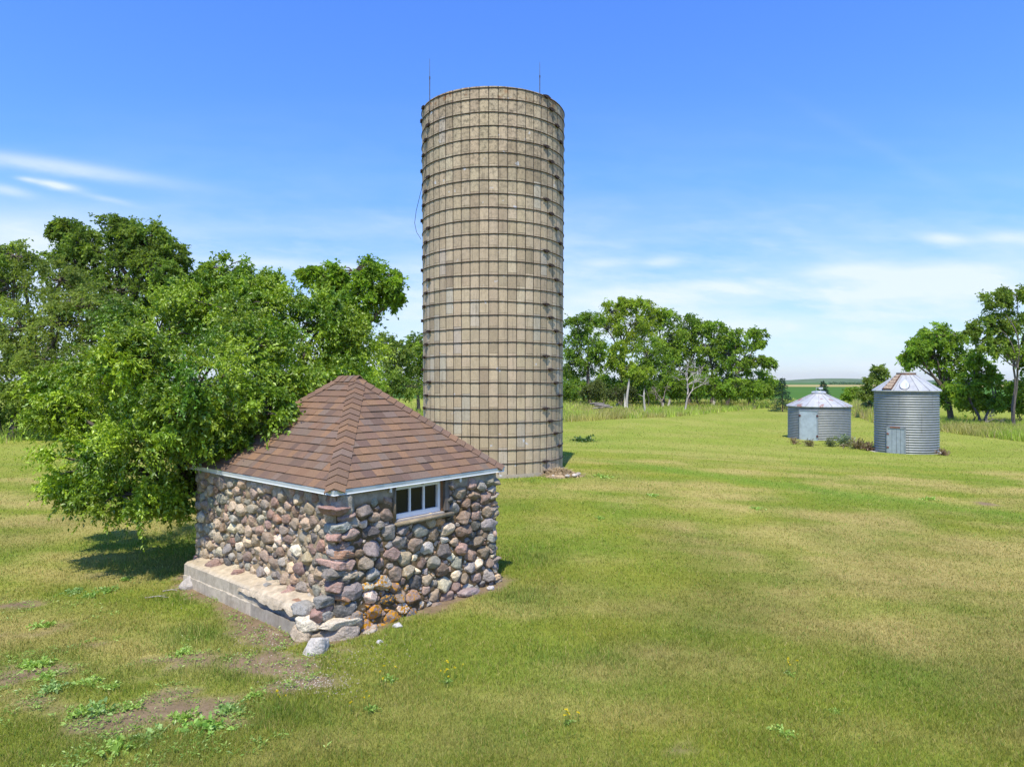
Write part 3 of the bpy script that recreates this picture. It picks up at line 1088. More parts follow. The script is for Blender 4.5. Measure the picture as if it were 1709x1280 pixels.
pl_.add(np.array(Vp), [(i * 8 + j, i * 8 + j + 1, (i + 1) * 8 + j + 1, (i + 1) * 8 + j) for i in range(ny_ - 1) for j in range(7)], np.array(Cp))
pl_.build('plaster_cap', M['mortar'], shed, False)

# window
win = empty('window', (0, 0, 0)); win.parent = shed
fm = MB()
yw = 0.165
WH = WZ1 - WZ0
for (x0, x1, z0, z1) in ((WX0 + .01, WX0 + .055, WZ0 + .01, WZ1), (WX1 - .05, WX1, WZ0 + .01, WZ1),
                         (WX0 + .055, WX1 - .05, WZ1 - .05, WZ1), (WX0 + .055, WX1 - .05, WZ0 + .01, WZ0 + .075)):
    fm.box(((x0 + x1) / 2, yw, (z0 + z1) / 2), (x1 - x0, .05, z1 - z0), (.78, .775, .74))
iw = (WX1 - .05 - WX0 - .055)
for k in (1, 2):
    xm = WX0 + .055 + iw * k / 3
    fm.box((xm, yw, (WZ0 + .075 + WZ1 - .05) / 2), (.026, .044, WZ1 - .05 - WZ0 - .075), (.78, .775, .74))
fm.build('frame', M['white_paint'], win)
for k in range(3):
    xm = WX0 + .055 + iw * (k + .5) / 3
    pm = MB(); pm.box((xm, yw + .012, (WZ0 + .075 + WZ1 - .05) / 2), (iw / 3 - .027, .006, WZ1 - .126 - WZ0), (.02, .02, .02))
    pm.build('pane', M['glass'], win)
wm = MB()
wm.box((WX1 + .018, .17, (WZ0 + 1.86) / 2 + .01), (.032, .10, 1.85 - WZ0), (.27, .13, .055))
wm.box(((WX1 + .036 + WJ) / 2, .14, (WZ0 + 1.86) / 2 + .01), (WJ - WX1 - .04, .13, 1.85 - WZ0), (.17, .15, .13))
wm.build('jamb', M['wood'], win)
lm = MB(); lm.box(((WX0 + WX1) / 2, .175, 1.858), (WX1 - WX0 - .004, .07, .022), (.30, .19, .10)); lm.build('lintel', M['wood'], win)
sm_ = MB(); sm_.box(((WX0 + WX1) / 2 + .01, .125, WZ0 - .006), (WX1 - WX0 + .03, .10, .022), (.42, .37, .31)); sm_.build('sill', M['concrete'], win)
la = MB(); la.box((1.58, .132, 1.845), (.03, .02, .05), (.45, .42, .38)); la.build('latch', M['white_metal'], win)

# roof: body, shingles, hip caps, drip edge
RZ = 3.36
RC = np.array((LX / 2 + .03, LY / 2 - .10))
RH = .235
OV = 0.0
cornr = [np.array((-OV, -OV, ZE1)), np.array((LX + OV, -OV, ZE1)), np.array((LX + OV, LY + OV, ZE1)), np.array((-OV, LY + OV, ZE1))]
A = np.array((RC[0], RC[1] - RH, RZ)); B = np.array((RC[0], RC[1] + RH, RZ))
slopes = [(cornr[0], cornr[1], A, A), (cornr[1], cornr[2], B, A), (cornr[2], cornr[3], B, B), (cornr[3], cornr[0], A, B)]
roof = MB()
Vb = np.array(cornr + [A, B]) - np.array((0, 0, .03))
roof.add(Vb, [(0, 1, 4), (1, 2, 5, 4), (2, 3, 5), (3, 0, 4, 5), (3, 2, 1, 0)], (.07, .05, .045))
SHC = [((.196, .124, .080), 7), ((.178, .115, .077), 6), ((.215, .132, .079), 4), ((.143, .096, .070), 3), ((.182, .131, .096), 3), ((.235, .141, .080), 1.5)]


def clip_poly(pts, n_, d_):
    out_ = []
    for i in range(len(pts)):
        p, q = pts[i], pts[(i + 1) % len(pts)]
        dp, dq = p @ n_ - d_, q @ n_ - d_
        if dp >= 0: out_.append(p)
        if dp * dq < 0: out_.append(p + (q - p) * dp / (dp - dq))
    return out_


EXPO = 0.143
for (c0, c1, t1, t0) in slopes:
    U = unit(c1 - c0)
    W_ = np.linalg.norm(c1 - c0)
    mid = (t0 + t1) / 2 - c0
    S = mid - U * (mid @ U); SL = np.linalg.norm(S); S = S / SL
    Nn = np.cross(U, S)
    if Nn[2] < 0: Nn = -Nn
    # 2D outline in (u, s)
    l2 = np.array(((t0 - c0) @ U, (t0 - c0) @ S)); r2 = np.array(((t1 - c0) @ U, (t1 - c0) @ S))
    nl = np.array((l2[1], -l2[0])); nl = nl / np.linalg.norm(nl)
    dr = r2 - np.array((W_, 0)); nr = np.array((-dr[1], dr[0])); nr = nr / np.linalg.norm(nr)
    if nr @ (np.array((W_ / 2, 0.01)) - np.array((W_, 0))) < 0: nr = -nr
    row = 0
    s = -0.012
    while s < SL:
        s1 = min(s + EXPO, SL)
        u = -R.uniform(0, .3)
        while u < W_:
            wdt = R.uniform(.12, .24)
            pts = [np.array((u, s)), np.array((u + wdt, s)), np.array((u + wdt, s1)), np.array((u, s1))]
            pts = clip_poly(pts, nl, 0.0)
            if len(pts) > 2: pts = clip_poly(pts, nr, nr @ np.array((W_, 0)))
            if len(pts) > 2:
                thick = R.choice((.007, .007, .013))
                cc = pick_col(SHC, .07, .015)
                top3 = []; bot3 = []
                for q in pts:
                    f_ = 1 - (q[1] - s) / EXPO
                    b3 = c0 + U * q[0] + S * q[1]
                    top3.append(b3 + Nn * (.004 + (thick + .006) * f_)); bot3.append(b3 - Nn * .004)
                k_ = len(pts)
                roof.add(np.array(top3 + bot3), [tuple(range(k_))] + [(i, i + k_, (i + 1) % k_ + k_, (i + 1) % k_) for i in range(k_)], cc)
            u += wdt
        row += 1
        s += EXPO
roof.build('roof', M['shingle'], shed)
caps = MB()


def hipline(p0, p1, n1, n2, w_=.135):
    d = unit(p1 - p0); L = np.linalg.norm(p1 - p0)
    a = unit(np.cross(n1, d)); b = unit(np.cross(d, n2))
    upv = unit(n1 + n2)
    if a @ (cornr[0] + cornr[2]) == 0: pass
    s = 0.0
    while s < L - .03:
        e = min(s + EXPO * 1.18, L)
        cc = pick_col(SHC, .07, .015)
        V = []
        for q, lift in ((s, .030), (e, .014)):
            b0 = p0 + d * q
            for (dir_, nn, k_) in ((a, n1, 1.0), (a, n1, .35), (None, upv, 0), (b, n2, .35), (b, n2, 1.0)):
                if dir_ is None: V.append(b0 + upv * (lift + .004))
                else: V.append(b0 + dir_ * w_ * k_ + nn * lift)
        V = np.array(V)
        low = V[:5] - np.array([n1, n1, upv, n2, n2]) * .014
        sideA = np.array((V[0] - n1 * .03, V[5] - n1 * .016, V[4] - n2 * .03, V[9] - n2 * .016))
        allv = np.concatenate([V, low, sideA])
        caps.add(allv, [(0, 1, 6, 5), (1, 2, 7, 6), (2, 3, 8, 7), (3, 4, 9, 8), (10, 11, 1, 0), (11, 12, 2, 1), (12, 13, 3, 2), (13, 14, 4, 3), (0, 5, 16, 15), (9, 4, 17, 18)], cc)
        s += EXPO


def nrm(sl):
    c0, c1, t1, t0 = sl
    n_ = unit(np.cross(c1 - c0, (t0 + t1) / 2 - c0))
    return n_ if n_[2] > 0 else -n_


N4 = [nrm(q) for q in slopes]


def hip(p0, p1, i, j):
    n1, n2 = N4[i], N4[j]
    d = unit(p1 - p0)
    a = np.cross(n1, d)
    # a must point into slope i
    cen = sum(slopes[i]) / 4
    if a @ (cen - p0) < 0: n1, n2 = n2, n1
    hipline(p0, p1, n1, n2)


def hip2(p0, p1, i, j):
    d = unit(p1 - p0); n1, n2 = N4[i], N4[j]
    ci = sum(slopes[i]) / 4 - p0
    if np.cross(n1, d) @ ci < 0:
        i, j = j, i
        n1, n2 = n2, n1
    hipline(p0, p1, n1, n2)


hip2(cornr[0], A, 3, 0); hip2(cornr[1], A, 0, 1); hip2(cornr[2], B, 1, 2); hip2(cornr[3], B, 2, 3)
hip2(A - np.array((0, .06, -.012)), B + np.array((0, .06, .012)), 1, 3)
caps.build('hip_caps', M['shingle'], shed)
# drip edge: angled metal strip on all four sides
de = MB()
ring_pts = []
for (ofs, z_) in ((.012, ZE1 + .004), (.014, ZE1 - .012), (.006, ZE0 + .010), (.014, ZE0), (-.03, ZE0 + .001), (-.03, ZE1 - .04)):
    ring_pts.append([(-ofs, -ofs, z_), (LX + ofs, -ofs, z_), (LX + ofs, LY + ofs, z_), (-ofs, LY + ofs, z_)])
Vd = np.array(ring_pts).reshape(-1, 3)
fd = [(i * 4 + j, i * 4 + (j + 1) % 4, (i + 1) * 4 + (j + 1) % 4, (i + 1) * 4 + j) for i in range(5) for j in range(4)]
de.add(Vd, fd, (.66, .69, .66))
de.build('drip_edge', M['white_metal'], shed)
sf = MB(); sf.add(np.array([(0.03, .03, ZE0 + .016), (LX - .03, .03, ZE0 + .016), (LX - .03, LY - .03, ZE0 + .016), (.03, LY - .03, ZE0 + .016)]), [(0, 1, 2, 3)], (.3, .26, .2))
sf.build('soffit', M['wood'], shed)
for xb in (.92, 2.24):
    bk = MB(); bk.box((xb, .035, ZE0 - .035), (.03, .03, .07), (.7, .7, .68)); bk.build('eave_bracket', M['white_metal'], shed)

#@@SILO
# ------------------------------------------------------------------ the silo
SZ = 0.44
silo = empty('concrete_silo', (SILO[0], SILO[1], SZ), 0.0)
tag(silo, 'tall round concrete stave silo with dark iron hoops, open at the top', 'silo')
SR0, SR1, SH = 2.275, 2.325, 11.60
srad = lambda z: SR0 + (SR1 - SR0) * z / SH
FRONT = math.atan2(-SILO[1], -SILO[0])     # direction of the viewer seen from the silo
NC = 51
sv = MB()
STC = [((.500, .395, .252), 8), ((.470, .372, .238), 6), ((.430, .340, .218), 4), ((.530, .425, .278), 4), ((.375, .296, .188), 2.5), ((.48, .410, .300), 2)]
for i in range(NC):
    a0 = 2 * math.pi * i / NC; a1 = 2 * math.pi * (i + 1) / NC
    g_ = .011 / 2.3
    z = -0.3 - (.4 if i % 2 else 0.0)
    while z < SH:
        z0 = max(z, -0.3); z1 = min(z + .8, SH)
        if z1 > z0 + .02:
            cc = pick_col(STC, .10, .018)
            jo = R.uniform(-.003, .003)
            V = []
            for zz in (z0 + .003, z1 - .003):
                for (aa, dr) in ((a0 + g_, -.006), (a0 + 3.2 * g_, 0), ((a0 + a1) / 2, .003), (a1 - 3.2 * g_, 0), (a1 - g_, -.006)):
                    rr = srad(zz) + dr + jo
                    V.append((rr * math.cos(aa), rr * math.sin(aa), zz))
            sv.add(np.array(V), [(k, k + 1, k + 6, k + 5) for k in range(4)], cc, 0)
        z += .8
sv.lathe([(SR0 - .018, -.3), (SR1 - .018, SH - .01)], 102, (.055, .043, .030), 1)
sv.lathe([(SR1 - .008, SH - .002), (SR1 - .075, SH + .006), (SR1 - .08, SH - .01), (SR0 - .08, 0.0)], 102, (.33, .27, .19), 0)
sv.build('wall', [M['stave'], M['joint']], silo)
zh = [.43 + .4 * k for k in range(28)] + [11.55]
IRON = (.050, .034, .026)
for k, z in enumerate(zh):
    hm = MB()
    m_ = 96
    th = np.arange(m_ + 1) * 2 * math.pi / m_
    sag = .008 * np.sin(th * 2 + k) + .005 * np.sin(th * 5 + 2.3 * k) + .003 * np.sin(th * 11 + k)
    rr = srad(z) + .013
    hm.tube(np.stack([rr * np.cos(th), rr * np.sin(th), z + sag], -1), .0125, 5, IRON, 0, False)
    hp = hm.build('hoop', M['iron'], silo, True)
    c4 = (27 - k) % 4
    for ang in ((44, 50, 58, 66)[(c4 + 1) % 4], (-60, -65, -71, -79)[(c4 + 3) % 4], 160 + 7 * c4):
        a = FRONT + math.radians(ang)
        sg = float(np.interp(a % (2 * math.pi), th, sag))
        lm = MB()
        ca, sa = math.cos(a), math.sin(a)
        Rm = np.array(((-sa, ca, 0), (0, 0, 1), (ca, sa, 0))).T      # local x tangent, y up, z outward
        cpt = np.array(((rr + .018) * ca, (rr + .018) * sa, z + sg))
        lm.box(cpt, (.11, .085, .08), IRON, 0, Rm)
        for sgn in (-1, 1):
            lm.box(cpt + Rm @ np.array((sgn * .085, .012, .005)), (.035, .055, .05), (.06, .04, .03), 0, Rm)
            lm.tube([cpt + Rm @ np.array((sgn * .05, .018, .015)), cpt + Rm @ np.array((sgn * .17, .018, .015))], .012, 5, IRON)
        lm.build('lug', M['iron'], hp)
for ang, hgt in ((-57, 1.27), (37, .93)):
    a = FRONT + math.radians(ang)
    rm = MB(); rr = SR1 + .02
    b = np.array((rr * math.cos(a), rr * math.sin(a), SH - .35))
    rm.tube([b, b + (0, 0, .35 + hgt * .52)], .014, 6, (.10, .095, .09))
    rm.tube([b + (0, 0, .35 + hgt * .50), b + (0, 0, .35 + hgt * .56)], .022, 6, (.10, .095, .09))
    rm.tube([b + (0, 0, .35 + hgt * .54), b + (0, 0, .35 + hgt)], [.009, .005], 6, (.12, .11, .10))
    rm.build('lightning_rod', M['iron'], silo)
cm_ = MB()
pts = []
for ang, z, ro in ((-57, 11.3, .03), (-61, 10.4, .035), (-63, 9.6, .04), (-68, 9.2, .05), (-78, 8.8, .10), (-84, 8.4, .20), (-88, 8.05, .26), (-88, 7.75, .20), (-86, 7.5, .05)):
    a = FRONT + math.radians(ang); rr = srad(z) + ro
    pts.append((rr * math.cos(a), rr * math.sin(a), z))
cm_.tube(pts, .008, 5, (.05, .05, .05)); cm_.build('ground_wire', M['iron'], silo, True)
# small opening low on the right: near-black plate paints the shade of its recess
a = FRONT + math.radians(46)
om = MB(); rr = SR0 + .006
ca, sa = math.cos(a), math.sin(a)
Rm = np.array(((-sa, ca, 0), (0, 0, 1), (ca, sa, 0))).T
om.box((rr * ca, rr * sa, .06), (.26, .16, .02), (.012, .011, .010), 0, Rm)
om.box(((rr + .02) * ca, (rr + .02) * sa, .15), (.32, .03, .05), (.25, .2, .15), 0, Rm)
om.build('painted_drain_opening', M['joint'], silo)
# lowest ring of plaster
fo = MB(); fo.lathe([(SR0 + .012, -.3), (SR0 + .012, .07), (SR0 + .004, .10)], 90, (.36, .31, .23)); fo.build('footing', M['stave'], silo, True)

#@@BINS
# ------------------------------------------------------------------ the grain bins
def bin_common(name, label, cx, cy, rad, hgt, ncor, zbase):
    root = empty(name, (cx, cy, zbase), -math.asin(cx / math.hypot(cx, cy)))
    tag(root, label, 'grain bin')
    mbx = MB()
    pr = []
    for k in range(ncor * 8 + 1):
        t = k / (ncor * 8)
        pr.append((rad + .021 * math.cos(2 * math.pi * ncor * t), t * hgt))
    mbx.lathe(pr, 96, (.265, .280, .270))
    # vertical lap seams
    for ring in range(3):
        for q in range(5):
            a = -math.pi / 2 + math.radians(-120 + 62 * q + 23 * ring)
            z0, z1 = hgt * ring / 3, hgt * (ring + 1) / 3
            V = []
            for zz in np.linspace(z0 + .02, z1 - .02, 60):
                rr = rad + .021 * math.cos(2 * math.pi * ncor * zz / hgt) + .006
                for da in (-.011, .011):
                    V.append((rr * math.cos(a + da / rad), rr * math.sin(a + da / rad), zz))
            mbx.add(np.array(V), [(2 * k, 2 * k + 1, 2 * k + 3, 2 * k + 2) for k in range(59)], (.20, .21, .21))
    mbx.build('wall', M['galv'], root, True)
    return root


def cone_roof(root, mat, r0, z0, r1, z1, nseg, col, edge=.05):
    rm = MB()
    for k in range(nseg):
        a0 = -math.pi / 2 + 2 * math.pi * k / nseg; a1 = a0 + 2 * math.pi / nseg
        cc = np.array(col) * R.uniform(.9, 1.08)
        V = []
        for (rr, zz) in ((r0, z0), ((r0 + r1) / 2, (z0 + z1) / 2 + .01), (r1, z1)):
            for q in range(5):
                a = a0 + (a1 - a0) * q / 4
                V.append((rr * math.cos(a), rr * math.sin(a), zz))
        V += [(r0 * math.cos(a0 + (a1 - a0) * q / 4), r0 * math.sin(a0 + (a1 - a0) * q / 4), z0 - edge) for q in range(5)]
        f = [(r * 5 + q, r * 5 + q + 1, r * 5 + 6 + q, r * 5 + 5 + q) for r in range(2) for q in range(4)] + [(15 + q, 16 + q, q + 1, q) for q in range(4)]
        rm.add(np.array(V), f, cc)
        # standing seam
        d0 = np.array((math.cos(a0), math.sin(a0), 0)); tn = np.array((-math.sin(a0), math.cos(a0), 0))
        V = []
        for (rr, zz) in ((r0 + .01, z0 + .004), (r1, z1 + .004)):
            for s_, up_ in ((-.018, 0), (-.012, .032), (.012, .032), (.018, 0)):
                V.append(d0 * rr + tn * s_ + np.array((0, 0, zz + up_)))
        rm.add(np.array(V), [(0, 1, 5, 4), (1, 2, 6, 5), (2, 3, 7, 6), (3, 2, 1, 0)], cc * .8)
    rm.lathe([(r0 - .01, z0 - .012), (.1, z0 - .012)], 48, (.15, .15, .15))
    return rm.build('roof', mat, root)


def flat_panel(rad, ang, w_, h_, z0, thick, col, mbx, extra=0.0):
    a = -math.pi / 2 + math.radians(ang)
    ca, sa = math.cos(a), math.sin(a)
    Rm = np.array(((-sa, ca, 0), (0, 0, 1), (ca, sa, 0))).T
    d = math.sqrt(max(rad ** 2 - 0, 0)) + extra
    mbx.box((d * ca, d * sa, z0 + h_ / 2), (w_, h_, thick), col, 0, Rm)
    return Rm, np.array((d * ca, d * sa, z0))


# tall bin
zb = gz(*BIN_T) - .02
zb = min(zb, 3.3 - (757 - HY) / F * 35.85)
bt = bin_common('grain_bin', 'tall corrugated metal grain bin with pale cone roof and rusty roof ladder', *BIN_T, 1.55, 3.33, 25, zb)
cone_roof(bt, M['galv_roof'], 1.66, 3.36, .45, 4.20, 18, (.50, .505, .475))
sl = MB(); sl.lathe([(.0, -.25), (1.77, -.25), (1.79, -.02), (1.75, .02), (1.5, .022)], 60, (.50, .47, .41)); sl.build('base_slab', M['concrete'], bt)
cp = MB(); cp.lathe([(.45, 4.17), (.47, 4.27), (.49, 4.30), (.47, 4.325), (0.0, 4.35)], 32, (.42, .38, .32)); cp.lathe([(.475, 4.20), (.482, 4.26)], 32, (.25, .12, .07)); cp.build('roof_cap', M['rust_roof'], bt, True)
dm = MB()
Rm, dc = flat_panel(1.55, -17, .80, 1.28, .06, .03, (.36, .41, .42), dm, .012)
for xk in (-.20, 0.02, .22):
    dm.box(dc + Rm @ np.array((xk, .64, .017)), (.02, 1.24, .012), (.20, .23, .24), 0, Rm)
for (xk, yk, w_, h_) in ((-.43, .64, .06, 1.36), (.43, .64, .06, 1.36), (0, 1.32, .92, .07), (0, -.03, .92, .05)):
    dm.box(dc + Rm @ np.array((xk, yk, .006)), (w_, h_, .07), (.33, .36, .36), 0, Rm)
dr = dm.build('door', M['galv'], bt)
for (xk, yk) in ((-.40, .28), (-.40, 1.0)):
    hm = MB(); hm.box(dc + Rm @ np.array((xk, yk, .035)), (.10, .07, .03), (.26, .10, .06), 0, Rm)
    hm.tube([dc + Rm @ np.array((xk - .03, yk - .06, .05)), dc + Rm @ np.array((xk - .03, yk + .06, .05))], .014, 6, (.2, .08, .05)); hm.build('hinge', M['iron'], dr)
dk = MB(); dk.box(dc + Rm @ np.array((-.05, 1.345, .03)), (.5, .05, .05), (.28, .12, .07), 0, Rm); dk.build('door_track', M['iron'], dr)
# roof ladder
def on_cone(ang, t, lift=.05, r0=1.66, z0=3.36, r1=.45, z1=4.20):
    a = -math.pi / 2 + math.radians(ang)
    rr = r0 + (r1 - r0) * t
    nz_ = (r0 - r1) / math.hypot(r0 - r1, z1 - z0); nr_ = (z1 - z0) / math.hypot(r0 - r1, z1 - z0)
    return np.array(((rr + nr_ * lift) * math.cos(a), (rr + nr_ * lift) * math.sin(a), z0 + (z1 - z0) * t + nz_ * lift))
ld = MB()
l0, l1 = on_cone(-42, .02), on_cone(-56, .97)
q0, q1 = on_cone(-25, .02), on_cone(-31, .97)
for (a_, b_) in ((l0, l1), (q0, q1)):
    ld.tube([a_, b_], .034, 5, (.14, .07, .045))
for k in range(5):
    t0, t1 = .05 + k * .19, .05 + k * .19 + .125
    V = [l0 + (l1 - l0) * t0, q0 + (q1 - q0) * t0, q0 + (q1 - q0) * t1, l0 + (l1 - l0) * t1]
    V = np.array(V) + np.array((0, 0, .004)); V[2:] += np.array((0, -.02, .05))
    ld.add(np.concatenate([V, V - np.array((0, 0, .02))]), [(0, 1, 2, 3), (7, 6, 5, 4), (0, 4, 5, 1), (3, 2, 6, 7)], (.52, .40, .27))
for k in range(6):
    tm_ = .012 + k * .19 + .0
    ld.tube([l0 + (l1 - l0) * tm_ + np.array((0, -.005, .02)), q0 + (q1 - q0) * tm_ + np.array((0, -.005, .02))], .036, 5, (.10, .055, .04))
ld.build('roof_ladder', M['wood'], bt)
ht = MB()
cen = []
for k in range(24):
    a = 2 * math.pi * k / 24
    uu, tt = 10.0 * math.cos(a), .36 + .30 * math.sin(a)
    cen.append(on_cone(-3 + uu * (1.0 if tt < .4 else .75), tt, .035))
cen = np.array(cen)
ht.add(np.concatenate([cen, cen - np.array((0, 0, .03))]), [tuple(range(24))] + [(i, i + 24, (i + 1) % 24 + 24, (i + 1) % 24) for i in range(24)], (.62, .66, .67))
ht.tube(np.concatenate([cen[12:], cen[:1]]), .018, 5, (.22, .2, .18)); ht.build('roof_hatch', M['galv_roof'], bt)
# short rusty post standing at the foot of the tall bin
pxy = at(1556.5, 757.5)
po = MB(); po.tube([(0, 0, -.1), (0, 0, .40)], .045, 8, (.13, .05, .035)); po.lathe([(.045, .40), (.055, .405), (.055, .43), (0, .44)], 8, (.12, .05, .035))
o = po.build('post', M['iron'], None, False, (float(pxy[0]), float(pxy[1]) , gz(*pxy)))
tag(o, 'short rusty iron post at the right foot of the tall bin', 'post')

# small bin
zb2 = min(gz(*BIN_S) - .02, 3.3 - (738 - HY) / F * 44.5)
bs = bin_common('grain_bin', 'short corrugated metal grain bin with full height door and rust patched roof', *BIN_S, 1.95, 2.26, 21, zb2)
cone_roof(bs, M['rust_roof'], 2.05, 2.29, .38, 3.10, 16, (.50, .50, .47))
cp = MB(); cp.lathe([(.40, 3.06), (.42, 3.12), (.42, 3.24), (.36, 3.27), (.0, 3.30)], 28, (.40, .43, .45)); cp.build('roof_cap', M['galv_roof'], bs, True)
vm = MB()
for (x_, y_, s_) in ((-.16, -.2, (.03, .03, .42)), (.12, -.2, (.03, .03, .42)), (-.02, -.2, (.34, .03, .03))):
    vm.box((x_, y_, 3.34 if s_[2] > .1 else 3.50), s_, (.42, .44, .45))
vm.tube([(-.45, -.30, 3.18), (.45, -.30, 3.16)], .05, 8, (.36, .39, .41)); vm.box((.12, -.22, 3.46), (.26, .05, .14), (.55, .57, .58), 0)
vm.build('vent_crank', M['galv_roof'], bs)
dm = MB()
Rm, dc = flat_panel(1.95, -18.5, 1.08, 1.92, .06, .04, (.47, .535, .56), dm, .0)
for xk in (-.57, .57):
    dm.box(dc + Rm @ np.array((xk, .98, -.03)), (.05, 2.02, .16), (.36, .40, .41), 0, Rm)
dm.box(dc + Rm @ np.array((0, 1.96, -.03)), (1.19, .05, .16), (.36, .40, .41), 0, Rm)
dr = dm.build('door', M['galv_roof'], bs)
for (xk, yk) in ((.57, .30), (.57, 1.62), (-.55, 1.62)):
    hm = MB(); hm.box(dc + Rm @ np.array((xk, yk, .05)), (.12, .10, .04), (.12, .045, .035), 0, Rm)
    hm.tube([dc + Rm @ np.array((xk, yk - .08, .065)), dc + Rm @ np.array((xk, yk + .08, .065))], .02, 6, (.10, .04, .03)); hm.build('hinge', M['iron'], dr)

#@@TREES
# ------------------------------------------------------------------ trees
def leaves(mb, pos, dirv, L, W_, col, g):
    """diamond leaves, one quad each, a little folded and hanging"""
    n = len(pos)
    side = unit(np.cross(dirv, g.normal(0, 1, (n, 3))))
    k_ = g.uniform(.5, 1.4, n); L = L * k_; W_ = W_ * k_ * g.uniform(.8, 1.15, n)
    tip = pos + dirv * L[:, None] - np.array((0, 0, .18)) * L[:, None]
    mid = pos + dirv * (L * .45)[:, None]
    V = np.empty((n, 4, 3))
    V[:, 0] = pos; V[:, 1] = mid + side * (W_ * .5)[:, None]; V[:, 2] = tip; V[:, 3] = mid - side * (W_ * .5)[:, None]
    C = np.repeat(col[:, None, :], 4, 1)
    mb.add(V.reshape(-1, 3), np.arange(n * 4).reshape(n, 4), C.reshape(-1, 3))


def limb(mb, a, b, r0, r1, col, g, n=6, sag=.08, sides=6):
    a = np.asarray(a, float); b = np.asarray(b, float)
    L = np.linalg.norm(b - a)
    t = np.linspace(0, 1, n)[:, None]
    w_ = g.normal(0, 1, (2, 3)) * L * sag
    p = a + (b - a) * t + w_[0] * np.sin(math.pi * t) + w_[1] * .5 * np.sin(2 * math.pi * t)
    p = p + np.array((0, 0, 1)) * np.sin(math.pi * t) * L * .06
    mb.tube(p, np.linspace(r0, r1, n), sides, col)
    return p


def tree(name, label, base, blobs, leaf=(.09, .045), ncl=14, ntw=16, nlf=12, cols=((.075, .14, .02), (.12, .19, .03)), bark=(.13, .105, .085),
         tr=.12, fork=.35, group=None, seed=1, mat='leaf_far', stems=1, cat='tree', droop=.35, tw=1.0, clr=.31, dens=1.75):
    """blobs: (centre xyz, radii xyz) in world space ; base (x, y)"""
    g = np.random.default_rng(seed)
    bz = gz(*base)
    root = empty(name, (base[0], base[1], bz))
    tag(root, label, cat, group)
    O = np.array((base[0], base[1], bz))
    cr = MB(); tk = MB()
    zlow = min(c_[2] - O[2] for c_, r_ in blobs)
    ztop = max(c_[2] + r_[2] - O[2] for c_, r_ in blobs)
    mean = sum(np.array(c_) for c_, r_ in blobs) / len(blobs) - O
    forks = []
    for s in range(stems):
        ang = g.uniform(0, 6.28)
        off = np.array((math.cos(ang), math.sin(ang), 0)) * (tr * 1.6 if stems > 1 else 0)
        ft = np.array((mean[0] * .45, mean[1] * .45, max(ztop * fork, .3))) + off * 5
        p = limb(tk, off + np.array((0, 0, -.15)), ft, tr * (1.25 if stems == 1 else .9), tr * .75, bark, g, 7, .04, 8)
        forks.append(ft)
    for bi, (c_, r_) in enumerate(blobs):
        c_ = np.array(c_, float) - O; r_ = np.array(r_, float)
        f = min(forks, key=lambda q: np.linalg.norm(q[:2] - c_[:2]))
        limb(tk, f, c_, tr * .6, tr * .22, bark, g, 7, .07, 6)
        rm = r_.mean()
        n = max(3, int(ncl * dens * g.uniform(.85, 1.15) * (.68 if mat == 'leaf' and c_[2] < 2.0 else 1.0)))
        d = unit(g.normal(0, 1, (n, 3)))
        rad = g.uniform(.30, 1.0, n) ** .55
        cc = c_ + d * rad[:, None] * r_ * .86
        for q in cc:
            limb(tk, c_ + (q - c_) * .1, q, tr * .2, tr * .06, bark, g, 4, .08, 4)
        tint = g.uniform(0, 1, n)
        bright = g.uniform(.72, 1.32, n)
        # twigs
        T = n * ntw
        ci = np.repeat(np.arange(n), ntw)
        st = cc[ci] + g.normal(0, 1, (T, 3)) * rm * clr * .28
        od = unit((cc[ci] - c_) / r_)
        dv = unit(od * .55 + g.normal(0, 1, (T, 3)) * .65 + np.array((0, 0, .12)))
        L = rm * clr * g.uniform(.7, 1.5, T) * tw * np.where(g.uniform(0, 1, T) < .12, 1.9, 1.0)
        # leaves along each twig
        li = np.repeat(np.arange(T), nlf)
        t = np.tile((np.arange(nlf) + .5) / nlf, T) + g.uniform(-.04, .04, T * nlf)
        pos = st[li] + dv[li] * (L[li] * t)[:, None] - np.array((0, 0, 1)) * (droop * L[li] * t ** 2)[:, None]
        td = unit(dv[li] - np.array((0, 0, 1)) * (2 * droop * t)[:, None])
        ld_ = unit(td * .55 + unit(g.normal(0, 1, (len(li), 3))) * .75)
        cm = np.array(cols[0]) * (1 - tint[ci][li])[:, None] + np.array(cols[1]) * tint[ci][li][:, None]
        cm = cm * (bright[ci][li] * g.uniform(.8, 1.25, len(li)))[:, None]
        leaves(cr, pos, ld_, np.full(len(li), leaf[0]), np.full(len(li), leaf[1]), cm, g)
    cr.build('crown', M[mat], root)
    tk.build('trunk', M['bark'], root, True)
    return root


def B_(px, py, D, rx, ry, rd=None):
    k = D / F
    return (tuple(P(px, py, D)), (rx * k, (rd if rd else (rx + ry) / 2) * k, ry * k))


def base_at(px, D):
    return ((px - CX) / F * D, D)


